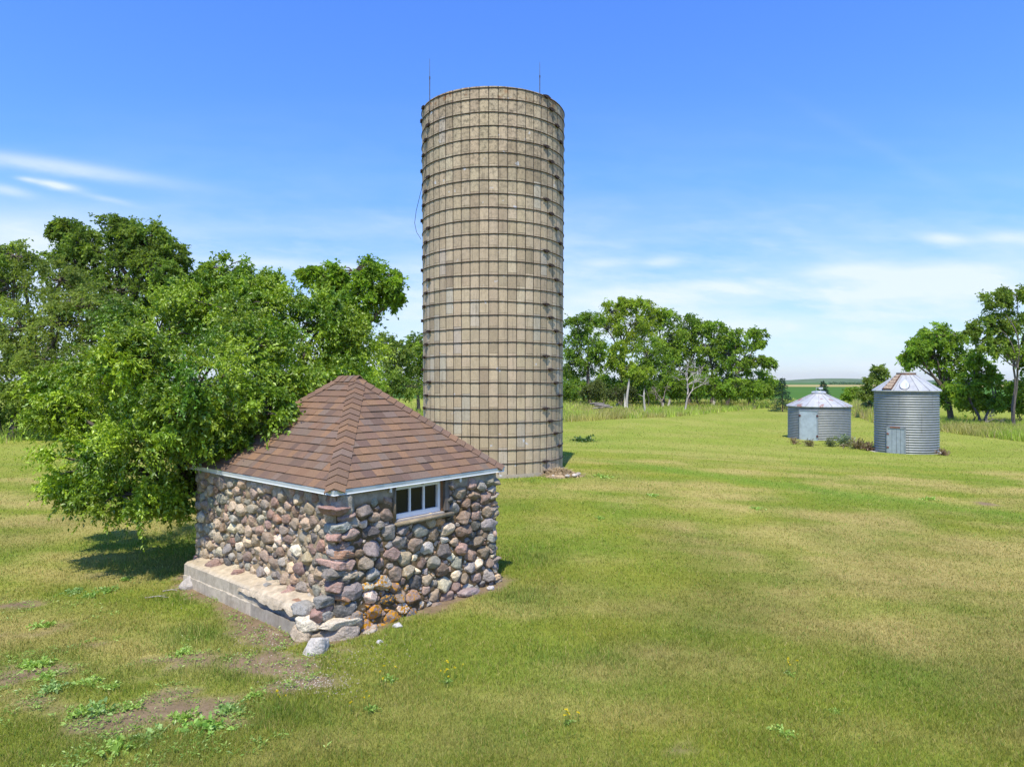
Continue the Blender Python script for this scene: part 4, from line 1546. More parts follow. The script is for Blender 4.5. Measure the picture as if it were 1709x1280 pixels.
# the elm hanging over the shed
elm = [B_(385, 520, 13.4, 120, 62), B_(270, 560, 13.0, 105, 72), B_(500, 555, 13.9, 95, 72), B_(585, 590, 14.2, 55, 60), B_(180, 640, 11.7, 105, 75), B_(330, 640, 11.0, 130, 88),
       B_(470, 640, 12.6, 80, 70), B_(445, 690, 10.75, 50, 46, 40), B_(385, 735, 10.9, 50, 36, 40), B_(105, 690, 12.2, 65, 45), B_(230, 735, 10.9, 115, 65), B_(140, 770, 11.3, 80, 52),
       B_(300, 780, 11.6, 75, 55), B_(200, 825, 11.0, 85, 40), B_(90, 640, 12.6, 50, 24), B_(570, 640, 13.6, 60, 45), B_(290, 690, 10.5, 80, 50), B_(430, 480, 13.8, 60, 30),
       B_(320, 500, 13.5, 60, 30), B_(120, 815, 11.7, 55, 26), B_(270, 840, 11.3, 60, 28), B_(420, 580, 12.2, 90, 60), B_(540, 530, 14.0, 60, 40), B_(230, 600, 10.9, 80, 60)]
tree('elm_tree', 'bushy bright green elm drooping over the left corner of the stone shed', (-5.9, 13.9), [(c_, tuple(q * .88 for q in r_)) for c_, r_ in elm], (.058, .029), 12, 23, 30,
     ((.085, .190, .010), (.350, .470, .030)), (.10, .085, .07), .10, .22, None, 21, 'leaf', 2, 'tree', .22, 1.35, .33)

LT = 'trees along the left of the yard'
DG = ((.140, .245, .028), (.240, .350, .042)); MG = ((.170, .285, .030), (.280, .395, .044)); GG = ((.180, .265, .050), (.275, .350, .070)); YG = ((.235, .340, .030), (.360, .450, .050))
lf = (.27, .15)
brt = lambda q, k: tuple(tuple(v * k for v in c) for c in q)
DL, ML, GL = tuple((a * .92, b * .86, c * 1.15) for a, b, c in DG), brt(MG, .92), brt(GG, 1.05)
tree('broadleaf_tree', 'tallest dark green tree on the left, open crown rising behind the elm', base_at(235, 44),
     [B_(140, 405, 44, 52, 34), B_(205, 388, 44, 45, 26), B_(250, 405, 44, 58, 30), B_(290, 430, 44, 32, 26), B_(130, 440, 44, 50, 36), B_(195, 440, 44, 60, 40), B_(255, 455, 43, 55, 36), B_(185, 490, 43, 70, 40), B_(260, 500, 44, 50, 36), B_(110, 385, 44, 26, 16)],
     (.19, .105), 14, 18, 15, DL, tr=.32, fork=.45, group=LT, seed=31)
tree('broadleaf_tree', 'greyish green tree at the left edge of the picture beside the lawn', base_at(5, 40),
     [B_(30, 430, 40, 45, 26), B_(-20, 440, 40, 50, 40), B_(20, 480, 40, 75, 45), B_(-40, 520, 40, 70, 60), B_(40, 550, 39, 75, 55), B_(10, 620, 39, 70, 48), B_(-60, 600, 40, 70, 60), B_(60, 660, 39, 55, 32)],
     (.17, .09), 14, 17, 11, GL, tr=.25, fork=.35, group=LT, seed=32, stems=3, droop=.5)
tree('broadleaf_tree', 'pale olive tree between the left edge tree and the bright elm', base_at(120, 38),
     [B_(100, 470, 39, 55, 36), B_(150, 510, 38, 65, 40), B_(100, 540, 38, 70, 45), B_(170, 570, 38, 60, 42), B_(110, 610, 37, 65, 42), B_(50, 590, 38, 50, 45), B_(150, 650, 38, 55, 34)],
     (.17, .09), 14, 17, 11, ((.17, .24, .05), (.27, .33, .07)), tr=.22, fork=.3, group=LT, seed=33, stems=3, droop=.5)
tree('broadleaf_tree', 'green tree whose rounded top just clears the middle of the elm', base_at(380, 46),
     [B_(372, 450, 46, 48, 24), B_(345, 475, 46, 40, 26), B_(415, 470, 46, 40, 24), B_(380, 510, 46, 70, 40), B_(330, 530, 46, 50, 40)],
     (.22, .12), 13, 15, 10, ML, tr=.25, fork=.45, group=LT, seed=34)
tree('broadleaf_tree', 'leaning green tree between the elm and the silo, crown reaching right', base_at(585, 36),
     [B_(590, 452, 36, 55, 24), B_(640, 475, 36, 36, 26), B_(545, 465, 36, 42, 22), B_(600, 490, 36, 55, 28), B_(655, 500, 36, 20, 16), B_(560, 510, 36, 45, 30), B_(605, 535, 36, 35, 28), B_(580, 580, 36, 45, 36), B_(520, 455, 36, 24, 10)],
     (.17, .09), 14, 16, 12, ((.15, .27, .024), (.26, .38, .038)), tr=.22, fork=.5, group=LT, seed=35)
tree('broadleaf_tree', 'thin pale tree left of the silo, behind the shed roof ridge', base_at(655, 78),
     [B_(645, 575, 78, 26, 20), B_(668, 590, 78, 24, 20), B_(640, 605, 78, 30, 26), B_(670, 620, 78, 26, 22)],
     (.30, .17), 12, 11, 7, GL, tr=.16, fork=.4, group=LT, seed=36)
tree('broadleaf_tree', 'green tree touching the left side of the silo in the distance', base_at(698, 80),
     [B_(698, 570, 80, 24, 22), B_(690, 598, 80, 30, 26), B_(712, 600, 80, 26, 30), B_(700, 630, 80, 32, 26)],
     (.30, .17), 12, 12, 7, ML, tr=.18, fork=.4, group=LT, seed=37)
tree('shrub', 'dark leafy shrub behind the right slope of the shed roof', base_at(665, 72),
     [B_(650, 640, 72, 32, 20), B_(685, 645, 72, 30, 18), B_(628, 650, 72, 28, 20)], (.26, .15), 14, 12, 7, DL, tr=.08, fork=.2, group='shrubs at the foot of the tree lines', seed=38, cat='shrub', stems=3)
tree('shrub', 'dark shrub under the left trees beside the tall grass', base_at(55, 41),
     [B_(30, 690, 41, 60, 18), B_(110, 690, 42, 60, 20), B_(180, 680, 42, 55, 24)], (.22, .12), 14, 13, 7, DL, tr=.08, fork=.2, group='shrubs at the foot of the tree lines', seed=39, cat='shrub', stems=3)
tree('shrub', 'olive undergrowth shrub half hidden behind the elm', base_at(480, 50),
     [B_(420, 650, 50, 70, 30), B_(520, 650, 50, 70, 30), B_(600, 640, 52, 50, 30), B_(300, 650, 48, 70, 34)], (.26, .15), 14, 12, 7, ML, tr=.1, fork=.2, group='shrubs at the foot of the tree lines', seed=40, cat='shrub', stems=3)

RT = 'trees in the row right of the silo'
lr = (.34, .19)
tree('broadleaf_tree', 'leftmost tree of the far row, open crown beside the silo', base_at(985, 112),
     [B_(965, 545, 112, 26, 18), B_(985, 535, 112, 22, 16), B_(960, 575, 112, 26, 22), B_(990, 570, 112, 24, 26), B_(950, 610, 112, 20, 26), B_(985, 610, 112, 32, 26), B_(1000, 590, 112, 16, 18)],
     lr, 11, 14, 9, DG, tr=.26, fork=.42, group=RT, seed=51)
tree('broadleaf_tree', 'big rounded tree topping the far row, second from the silo', base_at(1035, 118),
     [B_(1020, 520, 118, 28, 16), B_(1062, 512, 118, 30, 14), B_(1010, 548, 118, 32, 20), B_(1055, 540, 118, 40, 24), B_(1088, 535, 118, 26, 20), B_(1075, 570, 118, 36, 26), B_(1040, 505, 118, 16, 8)],
     lr, 13, 14, 9, YG, tr=.34, fork=.48, group=RT, seed=52)
tree('broadleaf_tree', 'small yellowish tree in front of the big rounded tree', base_at(1038, 106),
     [B_(1032, 582, 106, 16, 14), B_(1030, 605, 106, 22, 16), B_(1045, 615, 106, 18, 14)], lr, 11, 13, 9, YG, tr=.13, fork=.45, group=RT, seed=53)
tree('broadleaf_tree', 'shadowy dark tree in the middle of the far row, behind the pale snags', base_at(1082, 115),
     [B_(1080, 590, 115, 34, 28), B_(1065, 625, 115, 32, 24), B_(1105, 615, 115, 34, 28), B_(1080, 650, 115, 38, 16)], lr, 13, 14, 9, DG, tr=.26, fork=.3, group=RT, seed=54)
tree('broadleaf_tree', 'upright green tree left of the bare dead tree', base_at(1110, 119),
     [B_(1105, 530, 119, 24, 18), B_(1115, 560, 119, 34, 24), B_(1100, 590, 119, 30, 26), B_(1130, 585, 119, 26, 26)], lr, 13, 14, 9, MG, tr=.26, fork=.42, group=RT, seed=55)
tree('broadleaf_tree', 'green tree towering directly behind the bare dead tree', base_at(1150, 120),
     [B_(1145, 538, 120, 26, 16), B_(1165, 556, 120, 26, 18), B_(1140, 570, 120, 32, 22), B_(1165, 600, 120, 26, 28), B_(1135, 620, 120, 28, 28)], lr, 13, 14, 9, DG, tr=.26, fork=.42, group=RT, seed=56)
tree('broadleaf_tree', 'bright topped tree right of the bare dead tree', base_at(1188, 118),
     [B_(1192, 548, 118, 22, 15), B_(1180, 575, 118, 26, 20), B_(1205, 575, 118, 22, 18), B_(1190, 610, 118, 28, 26), B_(1180, 640, 118, 26, 20)], lr, 13, 14, 9, MG, tr=.26, fork=.4, group=RT, seed=57)
tree('broadleaf_tree', 'spreading tree at the right end of the far row with airy side limbs', base_at(1212, 115),
     [B_(1225, 560, 115, 26, 11), B_(1262, 558, 115, 20, 8), B_(1240, 580, 115, 26, 9), B_(1258, 600, 115, 22, 9), B_(1286, 606, 115, 17, 9), B_(1228, 605, 115, 26, 14), B_(1215, 590, 115, 18, 14), B_(1268, 575, 115, 12, 7)],
     lr, 10, 13, 9, MG, tr=.24, fork=.42, group=RT, seed=58)
tree('broadleaf_tree', 'low leafy tree under the spreading limbs, left of the spruce', base_at(1250, 118),
     [B_(1235, 630, 118, 30, 18), B_(1265, 635, 118, 26, 18), B_(1225, 652, 118, 28, 12), B_(1262, 652, 118, 28, 12), B_(1285, 645, 118, 18, 14)], lr, 13, 14, 9, MG, tr=.18, fork=.3, group=RT, seed=59)
SG = 'shrubs at the foot of the tree lines'
tree('shrub', 'rounded olive shrub standing in front of the leftmost trees of the far row', base_at(992, 104), [B_(995, 648, 104, 22, 16), B_(982, 655, 104, 16, 12)], (.34, .16), 14, 14, 7, ((.11, .145, .038), (.165, .20, .052)), tr=.06, fork=.2, group=SG, seed=60, cat='shrub', stems=3)
tree('shrub', 'dark low shrub right beside the silo edge', base_at(955, 109), [B_(955, 655, 109, 18, 12), B_(940, 650, 109, 16, 16)], (.28, .15), 14, 13, 7, DG, tr=.06, fork=.2, group=SG, seed=61, cat='shrub', stems=3)
tree('shrub', 'olive shrub around the foot of the tall forked snag', base_at(1035, 102), [B_(1025, 657, 102, 16, 11), B_(1050, 656, 102, 16, 11)], (.26, .12), 14, 13, 7, ((.085, .11, .03), (.125, .15, .04)), tr=.06, fork=.2, group=SG, seed=62, cat='shrub', stems=3)
tree('shrub', 'small light green sapling just above the slim pale snag', base_at(1080, 105), [B_(1078, 622, 105, 18, 11), B_(1068, 632, 105, 12, 9)], (.28, .15), 12, 12, 7, YG, tr=.05, fork=.5, group=SG, seed=63, cat='shrub')
tree('shrub', 'bright green shrub right of the leaning white snag', base_at(1205, 109), [B_(1200, 655, 109, 18, 10), B_(1222, 650, 109, 18, 12)], (.28, .15), 13, 12, 7, MG, tr=.05, fork=.2, group=SG, seed=64, cat='shrub', stems=2)
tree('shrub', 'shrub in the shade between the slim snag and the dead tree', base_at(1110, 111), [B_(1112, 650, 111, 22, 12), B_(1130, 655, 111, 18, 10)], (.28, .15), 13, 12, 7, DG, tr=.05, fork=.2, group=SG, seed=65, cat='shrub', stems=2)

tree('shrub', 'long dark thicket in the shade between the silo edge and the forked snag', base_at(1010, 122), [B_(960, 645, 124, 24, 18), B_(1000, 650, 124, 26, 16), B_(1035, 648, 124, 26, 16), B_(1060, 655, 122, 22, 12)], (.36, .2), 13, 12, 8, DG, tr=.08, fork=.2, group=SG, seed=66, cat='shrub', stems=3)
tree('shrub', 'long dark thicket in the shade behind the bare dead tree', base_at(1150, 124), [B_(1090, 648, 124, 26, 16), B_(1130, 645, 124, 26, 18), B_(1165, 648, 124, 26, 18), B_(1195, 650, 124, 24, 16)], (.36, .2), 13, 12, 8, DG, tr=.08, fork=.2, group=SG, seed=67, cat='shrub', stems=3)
tree('shrub', 'light green shrub under the trees between the slim snag and the silo', base_at(1060, 106), [B_(1050, 640, 106, 20, 16), B_(1075, 648, 106, 18, 12), B_(1010, 640, 108, 20, 16)], (.32, .18), 13, 13, 9, MG, tr=.06, fork=.2, group=SG, seed=68, cat='shrub', stems=2)
tree('shrub', 'light green shrub at the foot of the trees just right of the bare dead tree', base_at(1172, 108), [B_(1165, 640, 108, 20, 18), B_(1195, 645, 108, 20, 14), B_(1120, 640, 110, 18, 16)], (.32, .18), 13, 13, 9, MG, tr=.06, fork=.2, group=SG, seed=69, cat='shrub', stems=2)
tree('shrub', 'wide light green shrub at the right end of the far row', base_at(1250, 108), [B_(1230, 645, 108, 24, 14), B_(1262, 648, 108, 24, 14), B_(1288, 652, 108, 14, 10)], (.32, .18), 13, 13, 9, MG, tr=.06, fork=.2, group=SG, seed=70, cat='shrub', stems=2)
RR = 'trees behind the tall bin'
tree('broadleaf_tree', 'round dark tree just right of the tall bin', base_at(1588, 66),
     [B_(1532, 580, 66, 24, 20), B_(1560, 560, 66, 26, 20), B_(1590, 560, 66, 28, 24), B_(1560, 595, 66, 28, 24), B_(1595, 600, 66, 30, 28), B_(1585, 640, 66, 30, 24), B_(1520, 600, 66, 14, 16)],
     (.24, .13), 12, 15, 11, brt(DG, 1.2), tr=.24, fork=.3, group=RR, seed=71)
tree('broadleaf_tree', 'tallest airy tree at the right edge with a pale forked trunk', base_at(1690, 58),
     [B_(1665, 500, 58, 30, 18), B_(1695, 492, 58, 28, 16), B_(1650, 540, 58, 26, 18), B_(1690, 535, 58, 30, 22), B_(1640, 575, 58, 18, 14), B_(1675, 580, 58, 26, 18), B_(1705, 580, 58, 22, 18), B_(1625, 550, 58, 12, 9)],
     (.22, .12), 10, 14, 10, ((.16, .25, .038), (.27, .36, .058)), (.14, .12, .10), tr=.10, fork=.42, group=RR, seed=72, stems=2)
tree('broadleaf_tree', 'slender tree with lean dark stem between the round tree and the airy tree', base_at(1640, 62),
     [B_(1625, 600, 62, 18, 16), B_(1640, 620, 62, 20, 18), B_(1655, 640, 62, 24, 18), B_(1620, 640, 62, 20, 18)], (.30, .16), 10, 11, 7, brt(DG, 1.2), tr=.13, fork=.35, group=RR, seed=73, stems=2)
tree('broadleaf_tree', 'leafy tree cut by the right edge of the picture', base_at(1735, 60),
     [B_(1740, 540, 60, 40, 30), B_(1725, 600, 60, 28, 26), B_(1760, 600, 60, 40, 40), B_(1720, 650, 60, 34, 24), B_(1780, 650, 60, 45, 36)], (.30, .16), 12, 12, 8, MG, tr=.2, fork=.35, group=RR, seed=74)
tree('broadleaf_tree', 'small sapling tree showing left of the tall bin roof', base_at(1462, 78),
     [B_(1468, 622, 78, 14, 12), B_(1458, 640, 78, 17, 12), B_(1475, 648, 78, 16, 14), B_(1450, 657, 78, 20, 11)], (.30, .16), 11, 12, 7, ((.15, .22, .045), (.24, .31, .06)), tr=.1, fork=.4, group=RR, seed=75)
tree('shrub', 'yellow green undergrowth shrub below the round dark tree', base_at(1615, 63), [B_(1612, 665, 63, 26, 16), B_(1640, 672, 63, 24, 14)], (.28, .15), 13, 12, 7, YG, tr=.05, fork=.2, group=SG, seed=76, cat='shrub', stems=2)
tree('shrub', 'dark undergrowth shrub at the foot of the airy tree', base_at(1690, 61), [B_(1672, 672, 61, 24, 14), B_(1705, 668, 61, 26, 18), B_(1745, 680, 61, 30, 16)], (.28, .15), 13, 12, 7, brt(DG, 1.2), tr=.05, fork=.2, group=SG, seed=77, cat='shrub', stems=2)
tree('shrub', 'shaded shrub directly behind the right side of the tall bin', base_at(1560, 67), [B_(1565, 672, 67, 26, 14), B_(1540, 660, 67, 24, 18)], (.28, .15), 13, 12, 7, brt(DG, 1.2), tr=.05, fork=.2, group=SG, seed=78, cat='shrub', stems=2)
tree('shrub', 'small green shrub between the middle spruce and the tall bin', base_at(1428, 88), [B_(1428, 655, 88, 16, 9), B_(1415, 660, 88, 12, 7)], (.28, .15), 12, 12, 6, MG, tr=.05, fork=.2, group=SG, seed=79, cat='shrub', stems=2)


def spruce(label, px, D, hpx, seed, wpx=None):
    g = np.random.default_rng(seed)
    b = base_at(px, D); z0 = gz(*b)
    H = hpx * D / F; Rw = (wpx or hpx * .36) * D / F
    root = empty('spruce_tree', (b[0], b[1], z0)); tag(root, label, 'spruce', 'young spruces by the far field')
    cr = MB(); tk = MB()
    tk.tube([(0, 0, -.1), (0, 0, H * .97)], [.10, .012], 7, (.10, .075, .055)); tk.build('trunk', M['bark'], root, True)
    nw = 15
    for k in range(nw):
        t = k / nw
        z = H * (.06 + .90 * t); r = Rw * (1 - t) ** .85 + .05
        nb = int(11 - 6 * t)
        for q in range(nb):
            a = g.uniform(0, 6.28); rr = r * g.uniform(.75, 1.12)
            m_ = 26
            s = g.uniform(.1, 1, m_)
            d = np.array((math.cos(a), math.sin(a), 0)); sd = np.array((-d[1], d[0], 0))
            pos = d * (s * rr)[:, None] + sd * (g.normal(0, .16, m_) * rr * s)[:, None] + np.array((0, 0, 1)) * (z + .10 * rr * s - .28 * rr * s ** 2 + g.normal(0, .03, m_))[:, None]
            dv = unit(d + g.normal(0, .55, (m_, 3)) + np.array((0, 0, .15)))
            c_ = np.array((.042, .085, .052)) * g.uniform(.7, 1.5, (m_, 1)) + np.array((.0, .012, .012)) * g.uniform(0, 1, (m_, 1))
            leaves(cr, pos, dv, np.full(m_, .26), np.full(m_, .075), c_, g)
    cr.build('crown', M['leaf_far'], root)


spruce('blue green young spruce at the right end of the far tree row', 1306, 96, 60, 81)
spruce('blue green young spruce rising behind the short bin roof', 1374, 92, 57, 82)
spruce('dark young spruce partly hidden beside the tall bin', 1449, 90, 42, 83)


def bare_tree(name, label, px, D, hpx, seed, group=None, col=(.36, .32, .28), r0=.11, spread=.75, levels=5, lean=0.0, cat='dead tree'):
    g = np.random.default_rng(seed)
    b = base_at(px, D); z0 = gz(*b); H = hpx * D / F
    m_ = MB()

    def grow(p, d, L, r, lv):
        e = p + d * L
        q = limb(m_, p, e, r, r * .68, col, g, 5, .05, 5)
        if lv == 0: return
        for k in range(g.integers(2, 4) if lv < levels else 3):
            nd = unit(d * .8 + g.normal(0, 1, 3) * spread * .6 + np.array((0, 0, .15)))
            grow(e if k < 2 else p + d * L * g.uniform(.5, .9), nd, L * g.uniform(.62, .85), r * .62, lv - 1)
    grow(np.array((0, 0, -.1)), unit((lean, 0, 1)), H * .30, r0, levels)
    o = m_.build(name, M['bark'], None, True, (b[0], b[1], z0))
    return tag(o, label, cat, group)


bare_tree('dead_tree', 'bare grey dead tree standing at the front of the far row', 1144, 97, 100, 91, None, (.40, .35, .31), .16, .8, 5, .12)
bare_tree('dead_tree', 'grey brown brushy dead tree left of the tall bare one', 1108, 104, 52, 92, None, (.26, .20, .17), .12, 1.0, 5, -.2)
bare_tree('dead_tree', 'low twisted grey dead tree behind the shed roof by the silo', 690, 56, 38, 93, None, (.28, .25, .22), .08, .9, 4, -.5)
bare_tree('dead_tree', 'fallen brushy grey limbs under the tree just right of the tall bin', 1640, 60, 40, 94, None, (.22, .19, .16), .08, 1.1, 5, .8)


def snag(label, px, py, hpx, wpx, lean, seed, fork=False, name='snag'):
    g = np.random.default_rng(seed)
    x_, y_ = at(px, py)
    x_, y_ = float(x_), float(y_)
    k = y_ / F
    m_ = MB()
    H = hpx * k; r = wpx * k * .5
    n = 7
    t = np.linspace(0, 1, n)[:, None]
    p = np.array((lean * H, 0, H)) * t + np.array((1, .4, 0)) * np.sin(t * 5 + g.uniform(0, 6)) * r * .5 + np.array((0, 0, -.08)) * (1 - t)
    m_.tube(p, r * np.array([1.35, 1.05, 1, .95, .85, .8, .55]), 8, (.43, .39, .33))
    if fork:
        m_.tube(np.array([(-.25, 0, 0), (-.28, 0, H * .3), (-.33, .05, H * .52)]), r * .7, 7, (.50, .46, .38))
    else:
        m_.tube([p[4], p[4] + np.array((.25 * H * g.choice((-1, 1)), 0, .12 * H))], [r * .3, r * .12], 5, (.45, .41, .35))
    o = m_.build(name, M['bark'], None, True, (x_, y_, gz(x_, y_)))
    tag(o, label, 'stump' if name == 'stump' else 'snag', 'pale broken trunks in front of the far row')


snag('tallest pale broken trunk with a second stem, left of centre in the far row', 1046, 684, 52, 4.2, .06, 1, True)
snag('slim pale broken trunk standing between forked snag and dead tree', 1076, 690, 42, 3.4, -.02, 2)
snag('thick white leaning trunk right of the bare dead tree', 1189, 679, 36, 4.5, .22, 3)
snag('short leaning pale stump nearest to the bare dead tree', 1113, 681, 16, 4, .35, 4, False, 'stump')
snag('small upright pale stump left of the leaning stump', 1106, 681, 10, 3.4, .0, 5, False, 'stump')
snag('twin low pale stump left of the forked snag', 1029, 682, 10, 4.5, .0, 6, True, 'stump')


def log_pile(label, px, py, n, L, seed, col=(.27, .24, .20)):
    g = np.random.default_rng(seed)
    x_, y_ = [float(q) for q in at(px, py)]
    m_ = MB()
    for k in range(n):
        a = g.normal(0, .35); l_ = L * g.uniform(.5, 1.1)
        c_ = np.array((g.normal(0, L * .18), g.normal(0, .3), .25 + .16 * (k // 2)))
        d = np.array((math.cos(a), math.sin(a), g.normal(0, .08))) * l_ / 2
        m_.tube([c_ - d, c_, c_ + d], np.array((.09, .11, .07)) * g.uniform(.7, 1.2), 7, np.array(col) * g.uniform(.7, 1.15))
    o = m_.build('log_pile', M['bark'], None, True, (x_, y_, gz(x_, y_) + .45))
    tag(o, label, 'logs')


log_pile('low pile of grey fallen logs lying in the tall grass', 1003, 690, 7, 2.2, 1)

# far shelterbelt, one mass
m_ = MB(); g = np.random.default_rng(5)
for k in range(26):
    D = 960; x_ = (1384 + k * 2.3 - CX) / F * D
    s = g.uniform(.8, 1.3)
    n = 40
    d = unit(g.normal(0, 1, (n, 3)))
    leaves(m_, np.array((x_, D, gz(x_, D) + 1.6 * s)) + d * np.array((.75, .75, 1.4)) * s, d, np.full(n, .9), np.full(n, .7), np.tile((.03, .06, .03), (n, 1)), g)
tag(m_.build('tree_row', M['leaf_far']), 'tiny row of dots, a far shelterbelt on the field under the hill', 'tree row', kind='stuff')

#@@SMALL
# ------------------------------------------------------------------ small plants, stones
def weed(name, label, px, py, r, seed, cols, cat='weed', group=None, up=.7, leaf=None, nst=16, nl=12, petals=None):
    g = np.random.default_rng(seed)
    x_, y_ = [float(q) for q in at(px, py)]
    m_ = MB()
    T = nst
    a = g.uniform(0, 6.28, T)
    e = g.uniform(.25, 1.2, T) * up
    dv = unit(np.stack([np.cos(a), np.sin(a), np.tan(np.clip(e, .1, 1.3))], -1))
    L = r * g.uniform(.55, 1.15, T)
    li = np.repeat(np.arange(T), nl); t = np.tile((np.arange(nl) + .6) / nl, T)
    pos = dv[li] * (L[li] * t)[:, None] - np.array((0, 0, 1)) * (.35 * L[li] * t ** 2)[:, None] + np.array((0, 0, .01))
    pos[:, 2] = np.maximum(pos[:, 2], .012)
    ld_ = unit(dv[li] * .6 + unit(g.normal(0, 1, (len(li), 3))) * .8 + np.array((0, 0, .15)))
    c_ = np.array(cols[0]) + (np.array(cols[1]) - np.array(cols[0])) * g.uniform(0, 1, (len(li), 1))
    lf_ = leaf or (r * .26, r * .13)
    leaves(m_, pos, ld_, np.full(len(li), lf_[0]), np.full(len(li), lf_[1]), c_ * g.uniform(.8, 1.2, (len(li), 1)), g)
    for k in range(0, T, 2):
        m_.tube([(0, 0, 0), dv[k] * L[k] * .5 + np.array((0, 0, -.03 * L[k]))], max(.002, r * .012), 4, np.array(cols[0]))
    if petals:
        o = empty(name, (x_, y_, gz(x_, y_)))
        m_.build('foliage', M['leaf'], o)
        f_ = MB()
        for k in range(petals):
            p = np.array((g.normal(0, r * .6), g.normal(0, r * .6), g.uniform(.10, .20)))
            m3 = 7
            leaves(f_, np.tile(p, (m3, 1)), unit(g.normal(0, 1, (m3, 3)) + np.array((0, 0, .6))), np.full(m3, .021), np.full(m3, .014), np.tile((.72, .55, .02), (m3, 1)), g)
            f_.tube([(p[0], p[1], 0), p], .003, 3, (.12, .2, .03))
        f_.build('flowers', M['petal'], o)
    else:
        o = m_.build(name, M['leaf'], None, False, (x_, y_, gz(x_, y_)))
    return tag(o, label, cat, group)


LW = ((.27, .42, .06), (.40, .56, .11)); MW = ((.19, .33, .045), (.29, .44, .075)); BW = ((.23, .37, .085), (.34, .48, .14))
WG = 'weed clumps in the worn grass left of the shed'
for k, (px_, py_, r_, cl, lab) in enumerate((
        (70, 1047, .17, LW, 'pale weed clump nearest the left edge, above the other left weeds'),
        (62, 1112, .22, LW, 'light green weed clump left of the worn patch, at the left edge'),
        (82, 1132, .16, LW, 'small light weed clump touching the left edge clump from below'),
        (88, 1152, .18, BW, 'grey green weed clump lowest in the left edge cluster'),
        (122, 990, .16, BW, 'flat grey green weed clump leftmost of three beside the tree shadow'),
        (150, 996, .15, MW, 'middle weed clump of three beside the tree shadow'),
        (178, 986, .18, MW, 'dark weed clump at the lower tip of the tree shadow'),
        (152, 1140, .17, LW, 'bright weed clump in the middle of the worn grass'),
        (185, 1148, .13, LW, 'small bright weed clump right of the middle worn grass clump'),
        (134, 1190, .15, LW, 'yellowish weed clump beside the larger blue green clump'),
        (172, 1186, .21, BW, 'blue green bushy weed clump left of the bare strip'),
        (222, 1182, .13, LW, 'pale small weed clump alone on bare soil'),
        (248, 1232, .21, BW, 'wide pale weed clump near the bottom edge'),
        (192, 1254, .22, LW, 'sprawling weed clump nearest the bottom edge'),
        (305, 1200, .17, LW, 'feathery weed clump left of the biggest front weed'),
        (338, 1216, .24, ((.22, .40, .05), (.32, .52, .09)), 'biggest fresh green weed clump in the front grass'),
        (385, 1186, .18, BW, 'blue green weed clump at the end of the bare strip'),
        (424, 1160, .14, LW, 'light green weed clump close to the gravel spill'),
        (212, 968, .13, MW, 'dim weed clump inside the tree shadow'),
        (300, 1092, .15, LW, 'light weed clump near the foot of the concrete ledge'))):
    weed('weed', lab, px_, py_, r_, 200 + k, cl, 'weed', WG, .55, None, 18, 12)
WR = 'single broad weeds on the open lawn'
for k, (px_, py_, r_, lab) in enumerate(((1310, 1226, .15, 'broad pale weed low on the front right lawn'), (1397, 1190, .09, 'tiny pale weed above the broad front right one'),
                                         (1264, 850, .22, 'light green weed in the middle of the open lawn'), (1005, 796, .35, 'light weed patch on the lawn right of the silo foot'),
                                         (1092, 828, .25, 'pale weed on the lawn below the green swale'), (1555, 835, .30, 'light weed beside the bare spot at the far right lawn'),
                                         (1000, 866, .18, 'small light weed right of the shed corner on the lawn'))):
    weed('weed', lab, px_, py_, r_, 240 + k, LW, 'weed', WR, .4, None, 12, 9)
weed('weed', 'dark green weed bush on the lawn right of the silo', 974, 737, .75, 260, ((.05, .11, .02), (.09, .17, .03)), 'weed', None, .7, (.14, .06), 40, 14)
weed('weed', 'small green weed growing on top of the concrete ledge', 402, 957, .08, 261, MW, 'weed', None, .6, None, 12, 9).location = tuple(P(402, 957, 10.35))
YF = 'yellow flower clumps in the front lawn'
for k, (px_, py_, r_, n_, lab) in enumerate(((748, 1140, .10, 8, 'densest yellow flower clump below the shed'), (652, 1138, .14, 4, 'loose yellow flower clump left of the densest one'),
                                             (622, 1188, .12, 4, 'sparse yellow flower clump lowest of those below the shed'), (464, 1184, .08, 4, 'yellow flower clump left, near the gravel spill'),
                                             (948, 1208, .08, 4, 'yellow flower clump in the middle of the front lawn'), (1318, 1128, .08, 4, 'tiny few yellow flowers on the front right lawn'))):
    weed('flower_clump', lab, px_, py_, r_, 270 + k, MW, 'flowers', YF, .8, None, 10, 8, n_)
BG = 'brown weed clumps at the feet of the bins'
for k, (px_, py_, r_, cl, lab, u_) in enumerate((
        (1325, 741, .55, ((.25, .17, .09), (.33, .23, .12)), 'dry brown weed clump at the left foot of the short bin', 1.35),
        (1352, 745, .60, ((.16, .15, .06), (.28, .2, .1)), 'low brown weed clump under the short bin door', 1.35),
        (1385, 745, .75, ((.13, .17, .06), (.2, .22, .09)), 'mixed green weed clump at the right front of the short bin', 1.35),
        (1408, 745, .95, ((.15, .22, .10), (.24, .30, .15)), 'tall silvery green weed clump between the bins', 1.35),
        (1430, 749, .90, ((.2, .16, .08), (.30, .24, .12)), 'brown feathery weed clump between the bins, nearer the tall one', 1.35),
        (1452, 752, .75, ((.17, .10, .07), (.26, .18, .1)), 'reddish dry weed clump against the left foot of the tall bin', 1.35),
        (1574, 760, .55, ((.22, .13, .08), (.30, .2, .12)), 'dry brown weed clump at the right foot of the tall bin', 1.35))):
    weed('weed', lab, px_, py_, r_, 330 + k, cl, 'weed', BG, u_, (r_ * .22, r_ * .06), 34, 12)


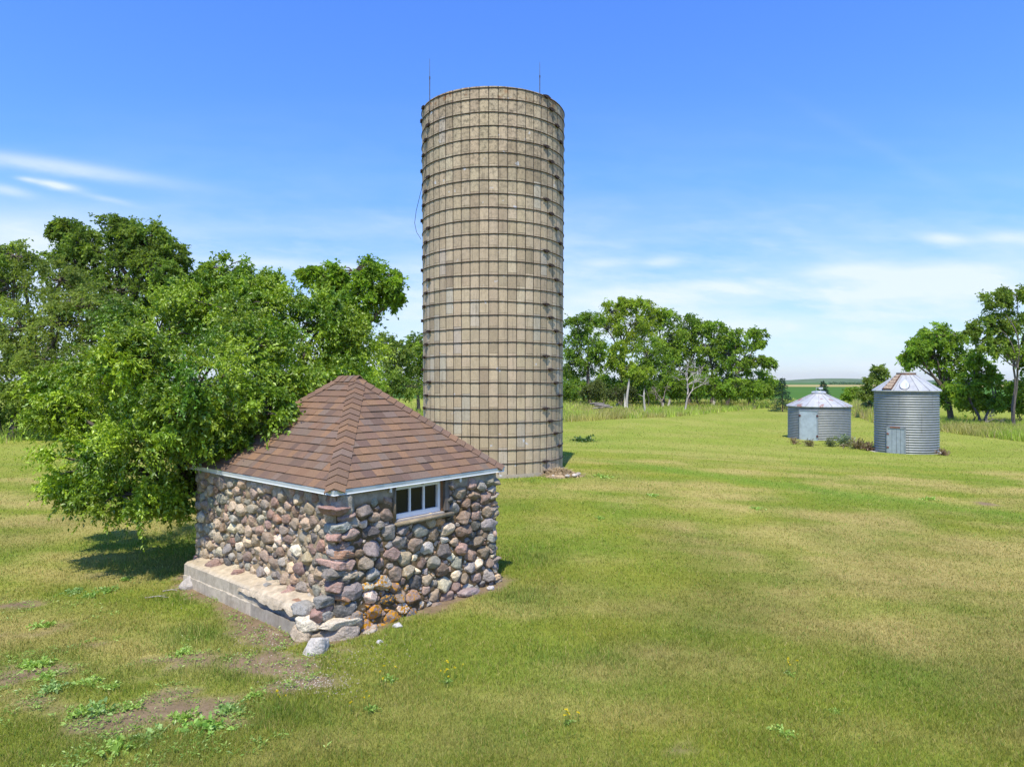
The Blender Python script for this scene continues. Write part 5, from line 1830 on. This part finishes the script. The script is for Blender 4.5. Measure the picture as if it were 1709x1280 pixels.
def boulder(name, label, px, py, s, col, seed, group=None, sink=.35, lich=0.0):
    m_ = StoneMB()
    g = np.random.default_rng(seed)
    pn = unit(g.normal(0, 1, (16, 3))); ph = g.uniform(.85, 1.2, 16)
    x_, y_ = [float(q) for q in at(px, py)]
    m_.stone((0, 0, 0), np.diag(np.array(s) / 2), list(pn), list(ph), col, lich, ICO3, 12.0, .03, seed)
    o = m_.build(name, M['stone'], None, True)
    o.location = (x_, y_, gz(x_, y_) + s[2] * (.5 - sink))
    o.rotation_euler = (0, 0, g.uniform(0, 6))
    return tag(o, label, 'rock', group)


boulder('rock', 'whitish rock lying loose in front of the shed corner', 531, 1086, (.30, .24, .24), (.62, .57, .48), 1)
boulder('rock', 'small white rock on the soil along the right wall of the shed', 664, 1046, (.11, .09, .09), (.62, .6, .56), 2)
boulder('rock', 'little white rock near the far right foot of the shed', 819, 983, (.14, .10, .08), (.6, .55, .5), 3)
boulder('rock', 'pinkish flat rock half buried at the right wall foot', 780, 992, (.32, .22, .14), (.38, .29, .26), 4)
boulder('rock', 'pale rock wedged at the far left end of the concrete ledge', 312, 982, (.22, .16, .16), (.5, .45, .38), 5)
boulder('rock', 'tiny white pebble rock on the grass edge by the front corner', 632, 1072, (.07, .05, .05), (.65, .62, .58), 6)

# low leafy ground cover in the worn grass left of the shed
m_ = MB(); g = np.random.default_rng(77)
n_ = 5200
X_, Y_ = at(g.uniform(-120, 560, n_), g.uniform(960, 1330, n_))
u1, v1 = shed_local(X_, Y_)
dn_ = fbm(X_ / .45, Y_ / .45, 52, 4) + .35 * bare(X_, Y_)
k_ = (g.uniform(0, 1, n_) < smooth(.52, .80, dn_) * .55) & ~((u1 > -.30) & (v1 > -.05)) & (X_ < -1.5)
X_, Y_ = X_[k_], Y_[k_]
m7 = 9
pi = np.repeat(np.arange(len(X_)), m7)
a_ = g.uniform(0, 6.28, len(pi))
pos = np.stack([X_[pi], Y_[pi], ground(X_, Y_)[pi] + .012 + g.uniform(0, .03, len(pi))], -1) + np.stack([np.cos(a_), np.sin(a_), 0 * a_], -1) * g.uniform(0, .045, (len(pi), 1))
dv = unit(np.stack([np.cos(a_), np.sin(a_), g.uniform(.2, 1.0, len(pi))], -1))
cc_ = np.array((.20, .34, .045)) + np.array((.16, .16, .05)) * g.uniform(0, 1, (len(X_), 1))
leaves(m_, pos, dv, np.full(len(pi), .036), np.full(len(pi), .011), cc_[pi] * g.uniform(.7, 1.25, (len(pi), 1)), g)
tag(m_.build('ground_cover', M['leaf']), 'low light green leafy ground cover in the worn grass left of the shed', 'ground cover', kind='stuff')

# gravel spill and crumbs along the ledge
m_ = MB(); g = np.random.default_rng(44)
D2, F2 = icosphere(1)
for (px_, py_, sx_, sy_, n_) in ((520, 1140, 38, 12, 520), (440, 1068, 30, 14, 300), (560, 1095, 50, 14, 300), (640, 1070, 60, 14, 60), (330, 990, 40, 12, 60), (470, 1105, 60, 14, 80)):
    qx = g.normal(px_, sx_, n_); qy = g.normal(py_, sy_, n_)
    X_, Y_ = at(qx, qy)
    for a_, b_ in zip(X_, Y_):
        s = g.uniform(.003, .010)
        u1, v1 = shed_local(a_, b_)
        if u1 > -.27 and v1 > 0: continue
        c_ = np.array((.42, .36, .27)) * g.uniform(.5, 1.35)
        m_.add(D2 * np.array((s, s, s * .7)) * g.uniform(.7, 1.3, 3) + np.array((a_, b_, gz(a_, b_) + s * .3)), F2, c_)
tag(m_.build('gravel', M['soil']), 'whitish gravel crumbs spilled on the soil around the shed corner', 'gravel', kind='stuff')

# dry straw and rubble heap at the silo foot
m_ = MB(); g = np.random.default_rng(45)
hx_, hy_ = [float(q) for q in at(934, 794)]
nv_ = 18
th = np.linspace(0, 2 * math.pi, 25)[:-1]
V = []; C = []
for r_ in np.linspace(0, 1, nv_):
    for t_ in th:
        rr = r_ * (1 + .25 * math.sin(3 * t_ + 1))
        V.append((.62 * rr * math.cos(t_), .45 * rr * math.sin(t_), .20 * (1 - r_ ** 1.6) + .05 * (g.random() - .5) * (1 - r_) - .02)); C.append(np.array((.36, .27, .16)) * g.uniform(.6, 1.3))
m_.add(np.array(V), [(i * 24 + j, (i + 1) * 24 + j, (i + 1) * 24 + (j + 1) % 24, i * 24 + (j + 1) % 24) for i in range(nv_ - 1) for j in range(24)], np.array(C))
n_ = 1400
xs = g.normal(0, .30, n_); ys = g.normal(0, .22, n_); zs = np.maximum(.20 * (1 - (np.hypot(xs / .62, ys / .45)) ** 1.6), 0)
blades(m_, xs, ys, zs - .01, g.uniform(.03, .10, n_), np.full(n_, .02), np.array((.48, .37, .22)) * g.uniform(.6, 1.3, (n_, 1)), 2.0, 9)
for k in range(14):
    s = g.uniform(.03, .08)
    m_.add(ICO2[0] * np.array((s, s, s * .6)) + np.array((g.normal(.1, .3), g.normal(-.15, .15), .05)), ICO2[1], np.array((.5, .45, .38)) * g.uniform(.8, 1.2))
tag(m_.build('straw_heap', M['soil'], None, False, (hx_, hy_, gz(hx_, hy_))), 'low heap of dry straw and rubble at the right foot of the silo', 'heap')

for px_, py_, L_, lab in ((262, 999, .35, 'dry twig lying at the edge of the tree shadow'), (285, 988, .25, 'dry twig lying close to the left end of the ledge')):
    x_, y_ = [float(q) for q in at(px_, py_)]
    m_ = MB(); m_.tube([(-L_ / 2, 0, .015), (0, .04, .03), (L_ / 2, .0, .02)], [.010, .008, .004], 5, (.45, .40, .34)); m_.tube([(0, .04, .03), (.08, .12, .025)], [.006, .003], 4, (.45, .40, .34))
    tag(m_.build('twig', M['bark'], None, True, (x_, y_, gz(x_, y_))), lab, 'twig')

# ------------------------------------------------------------------ haze: the air itself
hb = MB(); hb.box((500, 3650, 37), (13000, 7400, 84), (.8, .85, .9))
hm_ = bpy.data.materials.new('air'); hm_.use_nodes = True
ht_ = NT(hm_.node_tree)
pv = ht_.n('ShaderNodeVolumePrincipled')
pv.inputs['Color'].default_value = (.80, .90, .98, 1)
pv.inputs['Density'].default_value = 0.00004
pv.inputs['Anisotropy'].default_value = 0.2
ho = ht_.n('ShaderNodeOutputMaterial'); ht_.l(pv.outputs[0], ho.inputs['Volume'])
tag(hb.build('haze', hm_), 'thin bluish summer haze over the far fields', 'haze', kind='stuff')
